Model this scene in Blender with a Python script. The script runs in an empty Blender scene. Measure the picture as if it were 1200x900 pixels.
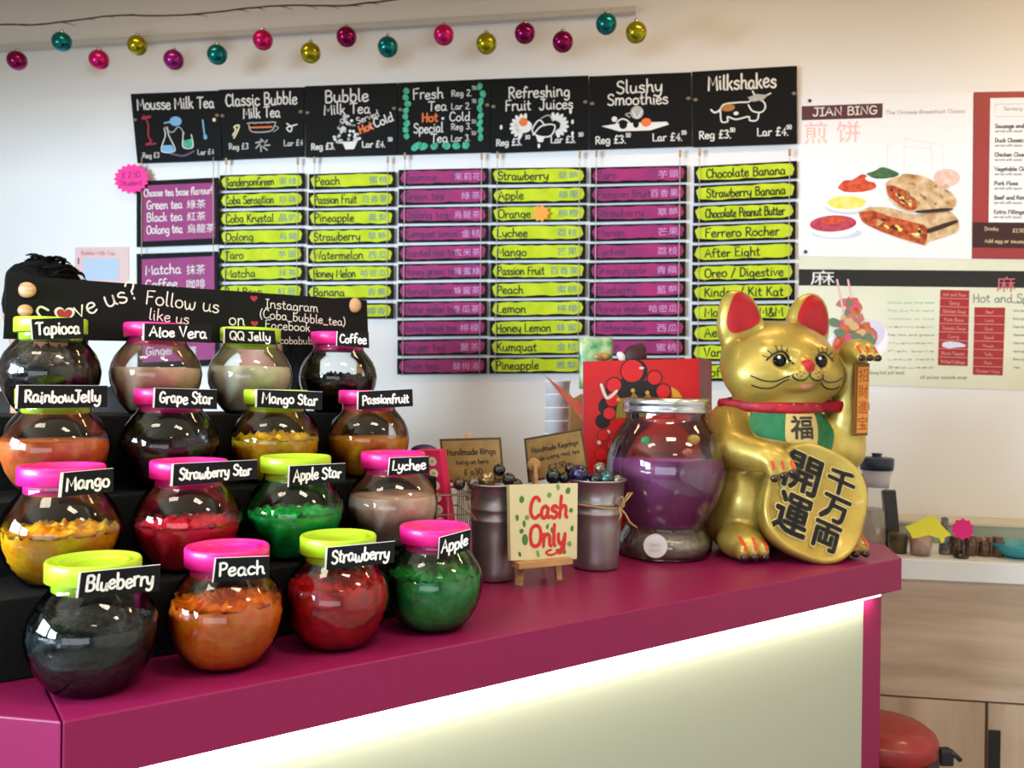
import bpy, bmesh, math, random
import numpy as np
from mathutils import Vector, Matrix, noise
from mathutils.bvhtree import BVHTree
R_ = math.radians
C = bpy.context.scene.collection
# ------------------------------------------------------------------ camera
EYE = 1.47
ROLL = .014
cam = bpy.data.cameras.new('camera')
cam.sensor_width = 36; cam.lens = 30.0; cam.clip_start = .05
camo = bpy.data.objects.new('camera', cam); C.objects.link(camo)
camo.matrix_world = Matrix.Translation((0, 0, EYE)) @ Matrix.Rotation(R_(90), 4, 'X') @ Matrix.Rotation(ROLL, 4, 'Z')
cam.dof.use_dof = True; cam.dof.focus_distance = 1.25; cam.dof.aperture_fstop = 8.0
bpy.context.scene.camera = camo
sc = bpy.context.scene
sc.view_settings.view_transform = 'Standard'; sc.view_settings.look = 'None'
sc.view_settings.exposure = 0.26; sc.view_settings.gamma = 1.0
sc.cycles.use_denoising = True
sc.cycles.max_bounces = 10; sc.cycles.transparent_max_bounces = 24
sc.cycles.sample_clamp_indirect = 6.0
sc.cycles.caustics_reflective = False; sc.cycles.caustics_refractive = False
# ------------------------------------------------------------------ world and lights
w = bpy.data.worlds.new('world'); sc.world = w; w.use_nodes = True
bg = w.node_tree.nodes['Background']; bg.inputs[0].default_value = (.75, .88, 1, 1); bg.inputs[1].default_value = .3

def area(name, loc, target, sx, sy, power, col, spread=180):
    l = bpy.data.lights.new(name, 'AREA'); l.shape = 'RECTANGLE'; l.size = sx; l.size_y = sy
    l.energy = power; l.color = col; l.spread = R_(spread)
    o = bpy.data.objects.new(name, l); C.objects.link(o); o.location = loc
    d = Vector(target) - Vector(loc)
    o.rotation_euler = d.to_track_quat('-Z', 'Y').to_euler()
    return o
# daylight through the side windows (left) and the shopfront (behind the camera)
area('side_window_daylight', (-2.85, -1.45, 1.80), (0, -.9, 1.45), 1.1, .8, 108, (.64, .82, 1))
area('side_window_daylight', (-2.85, 0.0, 1.80), (0, .5, 1.45), 1.1, .8, 130, (.64, .82, 1))
area('shopfront_daylight', (-.6, -3.3, 1.30), (.2, 3, 1.4), 3.6, 1.0, 34, (.84, .92, 1))
# ceiling lamps, warm
for (x, y, p) in ((-1.2, 2.3, 3.2), (.6, 2.1, 4.6), (2.0, 1.9, 9)):
    area('ceiling_lamp', (x, y, 2.96), (x, y, 0), .5, .15, p, (1, .70, .40))
for (x, y, p) in ((-1.1, .3, 9), (.45, .5, 13), (1.9, .3, 15), (.9, -1.6, 7)):
    area('ceiling_lamp', (x, y, 2.96), (x, y, 0), .6, .3, p, (1, .84, .64))

# ------------------------------------------------------------------ pixel rays and frames
def ray(px, py):
    a = (px-600)/1000.; b = (450-py)/1000.
    c, s = math.cos(ROLL), math.sin(ROLL)
    return Vector((c*a-s*b, 1., s*a+c*b))
def at(px, py, Y):
    r = ray(px, py); return Vector((r.x*Y, Y, EYE+r.z*Y))
def onplane(px, py, p0, n):
    r = ray(px, py); o = Vector((0, 0, EYE)); n = Vector(n)
    return o + r*((Vector(p0)-o).dot(n)/r.dot(n))
WW = Vector((.98904, -.14762, 0)).normalized()          # along the menu wall, to the right
WN = Vector((WW.y, -WW.x, 0))                            # out of the wall, to the room
W0 = Vector((0, 3.0, 0))
def onwall(px, py, off=0.0): return onplane(px, py, W0+WN*off, WN)
CT = 1.10
A2 = onplane(74, 846, (0, 0, CT), (0, 0, 1)); C2 = onplane(1057, 654, (0, 0, CT), (0, 0, 1))
U = (C2-A2).normalized(); N = Vector((-U.y, U.x, 0))     # along the counter, and away from the customer
def cpt(s, d, z=CT): return A2 + U*s + N*d + Vector((0, 0, z-CT))
def on_counter(px, py): return onplane(px, py, (0, 0, CT), (0, 0, 1))

# ------------------------------------------------------------------ materials
def lin(c):
    if isinstance(c, str):
        c = c.lstrip('#'); c = [int(c[i:i+2], 16)/255 for i in (0, 2, 4)]
    return tuple((v/12.92 if v <= .04045 else ((v+.055)/1.055)**2.4) for v in c) + (1,)
_m = {}
def mat(name, col, rough=.5, metal=0, bump=0, bscale=40, vary=0, vscale=8, coat=0, col2=None, spec=.5, sss=0, emit=0, bdetail=3, stretch=None, trans=0, alpha=1):
    if name in _m: return _m[name]
    m = bpy.data.materials.new(name); m.use_nodes = True; nt = m.node_tree; n = nt.nodes; L = nt.links
    b = n['Principled BSDF']
    b.inputs['Base Color'].default_value = lin(col); b.inputs['Roughness'].default_value = rough
    b.inputs['Metallic'].default_value = metal; b.inputs['Coat Weight'].default_value = coat
    b.inputs['Specular IOR Level'].default_value = spec
    b.inputs['Coat Roughness'].default_value = .08
    if alpha < 1: b.inputs['Alpha'].default_value = alpha
    if trans: b.inputs['Transmission Weight'].default_value = trans
    if sss:
        b.inputs['Subsurface Weight'].default_value = sss; b.inputs['Subsurface Radius'].default_value = (.02, .012, .008); b.inputs['Subsurface Scale'].default_value = 1
    if emit:
        b.inputs['Emission Color'].default_value = lin(col); b.inputs['Emission Strength'].default_value = emit
    tc = n.new('ShaderNodeTexCoord'); src = tc.outputs['Object']
    if stretch:
        mp = n.new('ShaderNodeMapping'); mp.inputs['Scale'].default_value = stretch; L.new(src, mp.inputs[0]); src = mp.outputs[0]
    if vary or col2:
        t = n.new('ShaderNodeTexNoise'); t.inputs['Scale'].default_value = vscale; t.inputs['Detail'].default_value = 6; L.new(src, t.inputs['Vector'])
        mx = n.new('ShaderNodeMix'); mx.data_type = 'RGBA'
        c1 = lin(col); c2 = lin(col2) if col2 else tuple(v*(1-vary) for v in c1[:3])+(1,)
        rp = n.new('ShaderNodeMapRange'); rp.inputs['From Min'].default_value = .35; rp.inputs['From Max'].default_value = .65
        L.new(t.outputs['Fac'], rp.inputs['Value']); L.new(rp.outputs[0], mx.inputs['Factor'])
        mx.inputs['A'].default_value = c1; mx.inputs['B'].default_value = c2
        L.new(mx.outputs['Result'], b.inputs['Base Color'])
    if bump:
        t = n.new('ShaderNodeTexNoise'); t.inputs['Scale'].default_value = bscale; t.inputs['Detail'].default_value = bdetail; L.new(src, t.inputs['Vector'])
        bp = n.new('ShaderNodeBump'); bp.inputs['Strength'].default_value = bump; bp.inputs['Distance'].default_value = .01
        L.new(t.outputs['Fac'], bp.inputs['Height']); L.new(bp.outputs[0], b.inputs['Normal'])
    _m[name] = m; return m

def glassmat(name, tint=(.93, .96, .96), ior=1.5, rough=.02, base=.0, mult=1.0):
    if name in _m: return _m[name]
    m = bpy.data.materials.new(name); m.use_nodes = True; nt = m.node_tree; n = nt.nodes; L = nt.links
    n.remove(n['Principled BSDF']); out = n['Material Output']
    tr = n.new('ShaderNodeBsdfTransparent'); tr.inputs[0].default_value = tint+(1,)
    gl = n.new('ShaderNodeBsdfGlossy'); gl.inputs['Roughness'].default_value = rough
    fr = n.new('ShaderNodeFresnel'); fr.inputs[0].default_value = ior
    ma = n.new('ShaderNodeMath'); ma.operation = 'MULTIPLY_ADD'; ma.inputs[1].default_value = mult; ma.inputs[2].default_value = base; ma.use_clamp = True
    mx = n.new('ShaderNodeMixShader')
    L.new(fr.outputs[0], ma.inputs[0]); L.new(ma.outputs[0], mx.inputs[0]); L.new(tr.outputs[0], mx.inputs[1]); L.new(gl.outputs[0], mx.inputs[2]); L.new(mx.outputs[0], out.inputs[0])
    _m[name] = m; return m

def woodmat(name, c1, c2, scale=2.0, rough=.5, axis=(1, 1, 14)):
    if name in _m: return _m[name]
    m = mat(name, c1, rough, col2=c2, vscale=scale, stretch=axis, bump=.05, bscale=scale*4)
    return m

WHITE = mat('white_paint', '#f1efec', .6, vary=.02, vscale=1.5, bump=.02, bscale=60)
MAG = mat('magenta_laminate', '#8a164e', .42, vary=.05, vscale=3, bump=.03, bscale=120, spec=.35)
PANEL = mat('white_laminate', '#adb3a2', .45)
BLACKCLOTH = mat('black_card', '#09090a', .8, vary=.3, vscale=12, bump=.1, bscale=60, spec=.2)
SLATE = mat('blackboard_paint', '#0f1011', .7, vary=.25, vscale=14, spec=.2)
CHALK = mat('chalk_white', '#ece8e0', .8)
CHALKG = mat('chalk_grey', '#b9b6b0', .8)
CHALKT = mat('chalk_teal', '#4fc39a', .8, vary=.4, vscale=60)
CHALKO = mat('chalk_orange', '#f07a3a', .8)
CHALKB = mat('chalk_blue', '#7fb6dc', .8)
CHALKR = mat('chalk_red', '#a8303a', .8)
CHALKC = mat('chalk_cream', '#e8dcae', .8)
LIME = mat('lime_paint', '#cbdc2c', .7, col2='#b8cc1c', vscale=18, spec=.2)
PURP = mat('purple_paint', '#a8246a', .7, col2='#8c2466', vscale=14)
PURPD = mat('board_purple', '#9c2a74', .6, vary=.15, vscale=14)
INK = mat('dark_ink', '#2a3312', .7)
INKP = mat('plum_ink', '#5b2352', .7)
INKB = mat('blue_grey_ink', '#5c7f95', .7)
INKL = mat('lilac_ink', '#cf9fce', .7)
STRING = mat('string', '#dcc8b8', .8, vary=.3, vscale=40)
PVC = mat('white_plastic', '#e9e7e4', .4)
PINKL = mat('pink_lid', '#f01c8c', .4, coat=.2, bump=.02, bscale=80)
GREENL = mat('lime_lid', '#b2de22', .4, coat=.2, bump=.02, bscale=80)
GLASS = glassmat('jar_glass', (.965, .975, .975), 1.45, .015, .01, 1.1)
GOLD = mat('gold_paint', '#ccb45a', .40, metal=.5, bump=.15, bscale=30, col2='#a48a38', vscale=7, coat=.25)
RED = mat('red_paint', '#c00a1e', .45, vary=.2, vscale=20)
BLACK = mat('black_gloss', '#08080a', .2, coat=.5)
WOODP = woodmat('pale_pine', '#c79a6a', '#a97c4f', 12)
TIN = mat('galvanised_tin', '#a9a3a6', .36, metal=.85, bump=.08, bscale=14, vary=.3, vscale=9)
SILVER = mat('silver_lid', '#c9cdd0', .25, metal=1)
WIRE = mat('bronze_wire', '#7d6a58', .4, metal=.8)
SKIN = mat('skin', '#b98068', .5, sss=.1, vary=.08, vscale=20)
HAIR = mat('black_hair', '#070606', .7, spec=.12, vary=.3, vscale=60, bump=.5, bscale=90, stretch=(1, 1, .15))

# ------------------------------------------------------------------ object helpers
def wpos(o):
    p = Vector(o.location)
    while o.parent: o = o.parent; p += Vector(o.location)
    return p
def empty(name, loc, label=None, cat=None, group=None):
    o = bpy.data.objects.new(name, None); C.objects.link(o); o.location = loc; o.empty_display_size = .05
    tag(o, label, cat, group); return o
def tag(o, label=None, cat=None, group=None, kind=None):
    if label: o['label'] = label
    if cat: o['category'] = cat
    if group: o['group'] = group
    if kind: o['kind'] = kind
    return o
def link(name, me, parent=None, loc=None):
    o = bpy.data.objects.new(name, me); C.objects.link(o)
    if parent: o.parent = parent
    if loc is not None: o.location = loc
    return o
class MB:
    """mesh builder in world coordinates; .build() subtracts the origin of parent or of the thing"""
    def __init__(s): s.v = []; s.f = []; s.m = []; s.sm = []
    def add(s, vs, fs, mi=0, smooth=False):
        b = len(s.v); s.v += [Vector(v) for v in vs]
        for f in fs: s.f.append([b+i for i in f]); s.m.append(mi); s.sm.append(smooth)
        return s
    def box(s, c, size, M=None, mi=0, bev=0):
        c = Vector(c); x, y, z = [k/2 for k in size]
        if bev <= 0:
            vs = [Vector((i*x, j*y, k*z)) for i in (-1, 1) for j in (-1, 1) for k in (-1, 1)]
            fs = [(0, 1, 3, 2), (4, 6, 7, 5), (0, 4, 5, 1), (2, 3, 7, 6), (0, 2, 6, 4), (1, 5, 7, 3)]
        else:
            bm = bmesh.new(); bmesh.ops.create_cube(bm, size=1)
            for v in bm.verts: v.co = Vector((v.co.x*2*x, v.co.y*2*y, v.co.z*2*z))
            bmesh.ops.bevel(bm, geom=bm.edges[:], offset=bev, segments=2, affect='EDGES', profile=.5)
            vs = [v.co.copy() for v in bm.verts]; fs = [[v.index for v in f.verts] for f in bm.faces]; bm.free()
        if M is not None: vs = [M @ v for v in vs]
        return s.add([v+c for v in vs], fs, mi)
    def prism(s, pts, h, mi=0, axis=None):
        """pts: bottom polygon (3D), h: extrusion vector"""
        n = len(pts); h = Vector(h); pts = [Vector(p) for p in pts]
        return s.add(pts+[p+h for p in pts], [list(range(n))[::-1], list(range(n, 2*n))]+[[i, (i+1) % n, n+(i+1) % n, n+i] for i in range(n)], mi)
    def slab(s, q, t, mi=0):
        """q = TL,TR,BR,BL seen from the front; thickness t going backwards"""
        q = [Vector(p) for p in q]; n = qn(q)
        return s.add(q+[p-n*t for p in q], [(3, 2, 1, 0), (4, 5, 6, 7), (0, 1, 5, 4), (1, 2, 6, 5), (2, 3, 7, 6), (3, 0, 4, 7)], mi)
    def tube(s, pts, r, seg=8, mi=0, closed=False, smooth=True, caps=True):
        pts = [Vector(p) for p in pts]; n = len(pts); rs = r if isinstance(r, (list, tuple)) else [r]*n
        vs = []; fs = []; prev = None
        for i, p in enumerate(pts):
            if closed: t = pts[(i+1) % n]-pts[i-1]
            else: t = (pts[min(i+1, n-1)]-pts[max(i-1, 0)])
            t = t.normalized() if t.length > 1e-9 else Vector((0, 0, 1))
            if prev is None: a = t.orthogonal().normalized()
            else: a = (prev-t*prev.dot(t)); a = a.normalized() if a.length > 1e-6 else t.orthogonal().normalized()
            prev = a; b = t.cross(a)
            for k in range(seg): ang = 2*math.pi*k/seg; vs.append(p+(a*math.cos(ang)+b*math.sin(ang))*rs[i])
        for i in range(n if closed else n-1):
            j = (i+1) % n
            for k in range(seg): k2 = (k+1) % seg; fs.append((i*seg+k, i*seg+k2, j*seg+k2, j*seg+k))
        if caps and not closed: fs.append(list(range(seg))[::-1]); fs.append([(n-1)*seg+k for k in range(seg)])
        return s.add(vs, fs, mi, smooth)
    def lathe(s, c, prof, seg=48, mi=0, smooth=True, M=None, fn=None):
        c = Vector(c); vs = []; fs = []; n = len(prof)
        for (r, z) in prof:
            for k in range(seg):
                a = 2*math.pi*k/seg; v = Vector((r*math.cos(a), r*math.sin(a), z))
                if fn: v = fn(v)
                if M is not None: v = M @ v
                vs.append(v+c)
        for i in range(n-1):
            for k in range(seg): k2 = (k+1) % seg; fs.append((i*seg+k, i*seg+k2, (i+1)*seg+k2, (i+1)*seg+k))
        if prof[0][0] > 1e-5: fs.append(list(range(seg))[::-1])
        if prof[-1][0] > 1e-5: fs.append([(n-1)*seg+k for k in range(seg)])
        return s.add(vs, fs, mi, smooth)
    def ball(s, c, r, seg=16, rings=10, mi=0, M=None):
        rr = r if hasattr(r, '__len__') else (r, r, r); c = Vector(c); vs = []; fs = []
        for i in range(rings+1):
            th = math.pi*i/rings
            for k in range(seg):
                a = 2*math.pi*k/seg; v = Vector((rr[0]*math.sin(th)*math.cos(a), rr[1]*math.sin(th)*math.sin(a), -rr[2]*math.cos(th)))
                vs.append((M @ v if M is not None else v)+c)
        for i in range(rings):
            for k in range(seg): k2 = (k+1) % seg; fs.append((i*seg+k, i*seg+k2, (i+1)*seg+k2, (i+1)*seg+k))
        return s.add(vs, fs, mi, True)
    def build(s, name, mats, parent=None, origin=None, bevel=0):
        if not isinstance(mats, (list, tuple)): mats = [mats]
        if parent: o0 = wpos(parent); loc = Vector((0, 0, 0))
        else:
            o0 = Vector(origin) if origin is not None else Vector([(min(v[i] for v in s.v)+max(v[i] for v in s.v))/2 for i in range(2)]+[min(v[2] for v in s.v)]); loc = o0
        me = bpy.data.meshes.new(name)
        me.from_pydata([tuple(v-o0) for v in s.v], [], s.f); me.validate()
        if len(me.polygons) == len(s.f):
            me.polygons.foreach_set('material_index', s.m); me.polygons.foreach_set('use_smooth', s.sm)
        for m in mats: me.materials.append(m)
        bm = bmesh.new(); bm.from_mesh(me); bmesh.ops.remove_doubles(bm, verts=bm.verts, dist=1e-6); bmesh.ops.dissolve_degenerate(bm, edges=bm.edges, dist=1e-7)
        if not getattr(s, 'flat', False): bmesh.ops.recalc_face_normals(bm, faces=bm.faces)
        bm.to_mesh(me); bm.free(); me.update()
        o = link(name, me, parent, loc)
        if bevel:
            md = o.modifiers.new('bevel', 'BEVEL'); md.width = bevel; md.segments = 2; md.limit_method = 'ANGLE'; md.angle_limit = R_(40)
        return o
def qn(q):
    return ((q[1]-q[0]).cross(q[3]-q[0])).normalized() * -1
class Q:
    """bilinear frame over a quad TL,TR,BR,BL (u to the right 0..1, v down 0..1), front = off > 0"""
    def __init__(s, q): s.q = [Vector(p) for p in q]; s.n = qn(s.q); s.w = ((s.q[1]-s.q[0]).length+(s.q[2]-s.q[3]).length)/2; s.h = ((s.q[3]-s.q[0]).length+(s.q[2]-s.q[1]).length)/2
    def p(s, u, v, off=0):
        a, b, c, d = s.q; return (a*(1-u)+b*u)*(1-v)+(d*(1-u)+c*u)*v + s.n*off
    def sub(s, u0, v0, u1, v1, off=0): return Q([s.p(u0, v0, off), s.p(u1, v0, off), s.p(u1, v1, off), s.p(u0, v1, off)])
    def mm(s, off=0):
        """mapper from metres (x right, y up, origin bottom left)"""
        return lambda x, y: s.p(x/s.w, 1-y/s.h, off)

# ------------------------------------------------------------------ stroke lettering
G = {
'a': (4.6, "3.6,3.2 2.4,4 1,3.4 .5,1.8 1.1,.2 2.4,.1 3.4,1.4 3.7,3.6 3.6,1.2 4.1,.1 4.6,.2"),
'b': (4.4, "s.7,7.2 .7,.1;.7,2.6 1.9,4 3.4,3.6 3.9,2 3.3,.4 1.9,-.1 .7,.8"),
'c': (4.0, "3.6,3.3 2.4,4 1,3.4 .4,1.9 1,.4 2.3,0 3.7,.7"),
'd': (4.6, "3.6,3 2.4,4 1,3.4 .5,1.8 1.1,.2 2.4,.1 3.4,1 3.7,2.5;s3.7,7.2 3.7,.9 4.2,.1"),
'e': (4.1, ".6,2 2,2.1 3.5,2.6 3.2,3.7 2,4 .8,3.2 .4,1.7 1.2,.2 2.6,0 3.8,.8"),
'f': (3.4, "3.3,6.6 2.4,7.2 1.5,6.4 1.3,4.5 1.2,.1;s.2,3.9 2.9,4.1"),
'g': (4.5, "3.6,3.2 2.4,4 1,3.4 .5,1.9 1.1,.5 2.4,.3 3.5,1.4 3.7,3.9 3.8,1 3.6,-1.4 2.2,-2.3 .8,-1.7"),
'h': (4.5, "s.7,7.3 .7,0;.7,2.4 1.8,3.9 3.2,3.8 3.6,2.2 3.6,.8 4.3,.1"),
'i': (2.0, "s.9,4 .9,.6 1.4,0;s.9,5.6 1,5.8"),
'j': (2.4, "s1.5,4 1.5,.5;1.5,.5 1.4,-1.4 .4,-2.2 -.4,-1.6;s1.5,5.6 1.6,5.8"),
'k': (4.2, "s.7,7.2 .7,0;s3.4,4 .8,1.8;s1.6,2.5 3.8,0"),
'l': (2.1, ".9,7.2 .8,3 .9,.6 1.7,.1"),
'm': (6.6, "s.7,4 .7,0;.7,2.4 1.6,3.9 2.7,3.8 3.1,2.4 3.1,0;3.1,2.4 4,3.9 5.2,3.8 5.7,2.2 5.7,.7 6.3,.1"),
'n': (4.6, "s.7,4 .7,0;.7,2.4 1.8,3.9 3.2,3.8 3.7,2.2 3.7,.8 4.3,.1"),
'o': (4.4, "2.2,4 .9,3.4 .4,2 .9,.5 2.2,0 3.5,.5 4,2 3.4,3.5 2.1,4"),
'p': (4.4, "s.7,4 .7,-2.3;.7,2.6 1.9,4 3.4,3.6 3.9,2 3.3,.4 1.9,-.1 .7,.8"),
'q': (4.6, "3.6,3 2.4,4 1,3.4 .5,1.8 1.1,.2 2.4,.1 3.4,1;s3.7,4 3.7,-2.2 4.3,-1.6"),
'r': (3.3, "s.7,4 .7,0;.7,2.3 1.6,3.7 2.8,4 3.2,3.6"),
's': (3.8, "3.3,3.4 2.2,4 .9,3.5 .9,2.6 2.2,2.1 3.3,1.4 3.1,.4 1.8,-.1 .5,.5"),
't': (3.2, "1.4,6.2 1.3,2 1.6,.3 2.9,.3;s.2,4.2 2.8,4.4"),
'u': (4.6, ".6,4 .6,1.6 1.2,.2 2.5,.1 3.5,1.2 3.7,4 3.7,1 4.4,.1"),
'v': (4.1, "s.4,4 2,0 3.7,4.1"),
'w': (6.1, ".4,4 1,.6 1.8,0 2.8,1 3,3.2 3.2,1 4.2,0 5.2,1 5.6,4.1"),
'x': (4.1, "s.5,4 3.6,0;s3.6,4.1 .4,0"),
'y': (4.4, ".5,4 .7,1.7 1.8,.7 3,1.4 3.6,3;3.8,4 3.6,.4 2.8,-1.8 1.2,-2.3 .3,-1.6"),
'z': (4.0, "s.5,3.9 3.4,4 .5,.1 3.7,.1"),
'A': (5.6, "s.3,0 2.7,7 5.2,0;s1.2,2.5 4.2,2.6"),
'B': (5.0, "s.8,7 .8,0;.8,6.9 2.8,7.1 4.1,6 3.6,4.3 1,3.8;1,3.8 3.6,3.7 4.6,2 3.6,.2 .8,0"),
'C': (5.0, "4.5,5.9 3.2,7 1.5,6.4 .5,3.6 1.2,.9 3,0 4.7,1"),
'D': (5.3, "s.8,7 .8,0;.6,7 3,6.8 4.7,5 4.7,2.4 3.2,.4 .6,0"),
'E': (4.5, "s4,7 .8,6.9 .8,0 4.1,.1;s.8,3.7 3.3,3.8"),
'F': (4.5, "s4.3,7.1 .8,6.8 .8,0;s.8,3.8 3.4,4"),
'G': (5.4, "4.6,6 3.2,7 1.5,6.4 .5,3.6 1.2,.9 3,0 4.6,.9 4.8,2.8;s3,3 5.2,3.1"),
'H': (5.4, "s.8,7 .8,0;s4.6,7 4.6,0;s.8,3.6 4.6,3.8"),
'I': (3.2, "s.3,6.9 2.9,7;s1.6,7 1.6,0;s.3,0 2.9,.1"),
'J': (4.4, "s1.2,7 4.2,7;3,7 3.1,2 2.4,.2 1,0 .2,1.2"),
'K': (5.0, "s.8,7 .8,0;s4.3,7 .9,3.2;s1.8,4.1 4.7,0"),
'L': (4.4, "s.8,7 .7,.1 4.1,.2"),
'M': (6.8, "s.6,0 1,7 3.4,2.4 5.8,7 6.2,0"),
'N': (5.6, "s.8,0 .8,7 4.8,0 4.8,7.1"),
'O': (5.8, "2.9,7 1.1,6.2 .4,3.6 1.1,.8 2.9,0 4.7,.8 5.4,3.6 4.6,6.3 2.8,7"),
'P': (4.8, "s.8,7 .8,0;.5,6.9 2.8,7.1 4.3,5.9 3.8,3.9 .9,3.3"),
'Q': (5.8, "2.9,7 1.1,6.2 .4,3.6 1.1,.8 2.9,0 4.7,.8 5.4,3.6 4.6,6.3 2.8,7;s3.4,1.8 5.4,-.6"),
'R': (5.0, "s.8,7 .8,0;.5,6.9 2.8,7.1 4.2,5.9 3.6,4 .9,3.5;s1.9,3.5 4.7,0"),
'S': (4.7, "4.2,6 2.9,7.1 1,6.4 .9,4.7 2.4,3.8 4.1,2.7 3.9,.8 2.2,0 .4,.9"),
'T': (5.0, ".2,6.6 1.4,7.1 3.4,6.8 4.9,7.1;s2.6,6.9 2.5,0"),
'U': (5.4, ".8,7 .7,2 1.8,.1 3.5,.1 4.6,2 4.6,7"),
'V': (5.2, "s.3,7 2.6,0 4.9,7.1"),
'W': (7.2, "s.3,7 1.9,0 3.6,5 5.3,0 7,7.1"),
'X': (5.0, "s.5,7 4.6,0;s4.6,7 .4,0"),
'Y': (5.0, "s.4,7 2.5,3.6 4.7,7.1;s2.5,3.6 2.4,0"),
'Z': (4.8, "s.5,7 4.4,7 .4,0 4.6,0"),
'2': (4.4, ".6,5.8 2,7 3.8,6 3.4,3.8 .5,.1 4.1,.1"),
'3': (4.3, ".6,6.4 2.2,7 3.7,5.8 2.1,3.8 3.9,2 2.2,0 .4,.8"),
'4': (4.4, "s2.9,0 3,7 .4,2.2 4.2,2.3"),
'5': (4.3, "s3.9,7 1,6.9 .8,4;.8,4 2.6,4.2 3.8,2.4 2.4,0 .5,.6"),
'0': (4.4, "2.2,7 .8,6 .4,3.5 .9,.8 2.2,0 3.5,.8 4,3.5 3.5,6.2 2.1,7"),
'£': (4.6, "4,6.2 2.8,7 1.7,6 1.8,2 .6,.1;s.5,.1 4.1,.1;s.5,3.4 3.2,3.5"),
'&': (5.0, "4.6,0 1.4,5 1.6,6.8 3,6.6 2.6,4.6 .6,2 1.4,0 3.4,.4 4.6,2.8"),
'!': (1.8, "s.9,7.2 .9,2.2;s.9,.2 .95,.5"),
'?': (4.2, ".5,5.8 1.8,7.1 3.7,6 3,4.2 2,3.2 2,2;s2,.1 2,.5"),
'.': (1.6, "s.7,0 .8,.3"), '/': (3.6, "s.3,-.6 3.2,7.2"), '_': (4.0, "s.2,-.6 3.8,-.6"),
'(': (2.4, "2,7.6 .8,5 .8,1.5 2,-1"), ')': (2.4, ".4,7.6 1.6,5 1.6,1.5 .4,-1"), '-': (3, "s.4,2.6 2.6,2.7"), "'": (1.5, "s.8,7.2 .7,5.8"), ' ': (2.6, ""),
}
def cr(pts, k=4):
    if len(pts) < 3: return pts
    P = [pts[0]]+pts+[pts[-1]]; out = []
    for i in range(1, len(P)-2):
        p0, p1, p2, p3 = P[i-1:i+3]
        for j in range(k):
            t = j/k
            out.append(tuple(.5*((2*p1[d])+(-p0[d]+p2[d])*t+(2*p0[d]-5*p1[d]+4*p2[d]-p3[d])*t*t+(-p0[d]+3*p1[d]-3*p2[d]+p3[d])*t**3) for d in range(2)))
    out.append(pts[-1]); return out
def text_strokes(s, h, jit=.25, slant=.0, seed=1, track=.35):
    """polylines for the text, x height such that a capital is h tall; returns list and width"""
    rnd = random.Random(seed+len(s)*7); out = []; x = 0; k = h/7.
    for ch in s:
        adv, g = G.get(ch, G['o'])
        dy = rnd.uniform(-jit, jit); rot = rnd.uniform(-jit, jit)*.12; sc_ = 1+rnd.uniform(-jit, jit)*.15
        for st in g.split(';'):
            if not st: continue
            straight = st[0] == 's'; pts = [tuple(float(t) for t in q.split(',')) for q in st.lstrip('s').split()]
            if not straight: pts = cr(pts, 3)
            out.append([((x+(px+slant*py)*sc_ - rot*py)*k, (py*sc_+dy+rot*px)*k) for px, py in pts])
        x += adv*sc_+track
    return out, x*k
def ribbon(mb, lines, wd, fn, mi=0):
    """flat pen strokes of width wd with round ends; fn maps 2D to 3D"""
    r = wd/2
    for ln in lines:
        P = [Vector((p[0], p[1])) for p in ln]
        Q2 = [P[0]]
        for p in P[1:]:
            if (p-Q2[-1]).length > wd*.15: Q2.append(p)
        if len(Q2) == 1: Q2.append(Q2[0]+Vector((wd*.2, 0)))
        L_, R2 = [], []
        for i, p in enumerate(Q2):
            t = Q2[min(i+1, len(Q2)-1)]-Q2[max(i-1, 0)]; t = t.normalized() if t.length > 1e-9 else Vector((1, 0)); nn = Vector((-t.y, t.x))
            L_.append(p+nn*r); R2.append(p-nn*r)
        t0 = (Q2[0]-Q2[1]).normalized(); t1 = (Q2[-1]-Q2[-2]).normalized()
        n0 = Vector((-t0.y, t0.x)); n1 = Vector((-t1.y, t1.x))
        cap0 = [Q2[0]+t0*r*.9+n0*r*.45, Q2[0]+t0*r*.9-n0*r*.45]; cap1 = [Q2[-1]+t1*r*.9-n1*r*.45, Q2[-1]+t1*r*.9+n1*r*.45]
        pts = L_+R2; n = len(L_)
        fs = [(i, i+n, i+n+1, i+1) for i in range(n-1)]
        b = len(pts); pts += cap0+cap1
        # cap0: from R/L of first point, cap1 of last
        fs.append((0, b, b+1, n)) if (cap0[0]-L_[0]).length < (cap0[0]-R2[0]).length else fs.append((0, b+1, b, n))
        fs.append((n-1, 2*n-1, b+2, b+3)) if (cap1[0]-R2[-1]).length < (cap1[0]-L_[-1]).length else fs.append((n-1, 2*n-1, b+3, b+2))
        mb.add([fn(p.x, p.y) for p in pts], fs, mi)
def write(mb, q, s, u, v, h, wd=None, mi=0, align='l', maxw=None, ang=0, off=.0006, jit=.25, slant=0, seed=1):
    """write s on quad frame q; u,v in fractions of the quad (baseline start / centre), h cap height in metres"""
    ls, W = text_strokes(s, h, jit, slant, seed)
    sx = 1.0
    if maxw and W > maxw: sx = maxw/W
    if maxw and align == 'fit': sx = maxw/W
    x0 = u*q.w - (W*sx/2 if align == 'c' else (W*sx if align == 'r' else 0)); y0 = (1-v)*q.h
    ca, sa = math.cos(R_(ang)), math.sin(R_(ang)); m = q.mm(off)
    def tr(x, y): x *= sx; return (x0+x*ca-y*sa, y0+x*sa+y*ca)
    L2 = [[tr(*p) for p in l] for l in ls]
    ribbon(mb, L2, wd or h*.13, m, mi)
def draw(mb, q, pts, wd, mi=0, off=.0006, smooth=True, k=4):
    P = [(p[0]*q.w, (1-p[1])*q.h) for p in pts]
    ribbon(mb, [cr(P, k) if smooth else P], wd, q.mm(off), mi)
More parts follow.
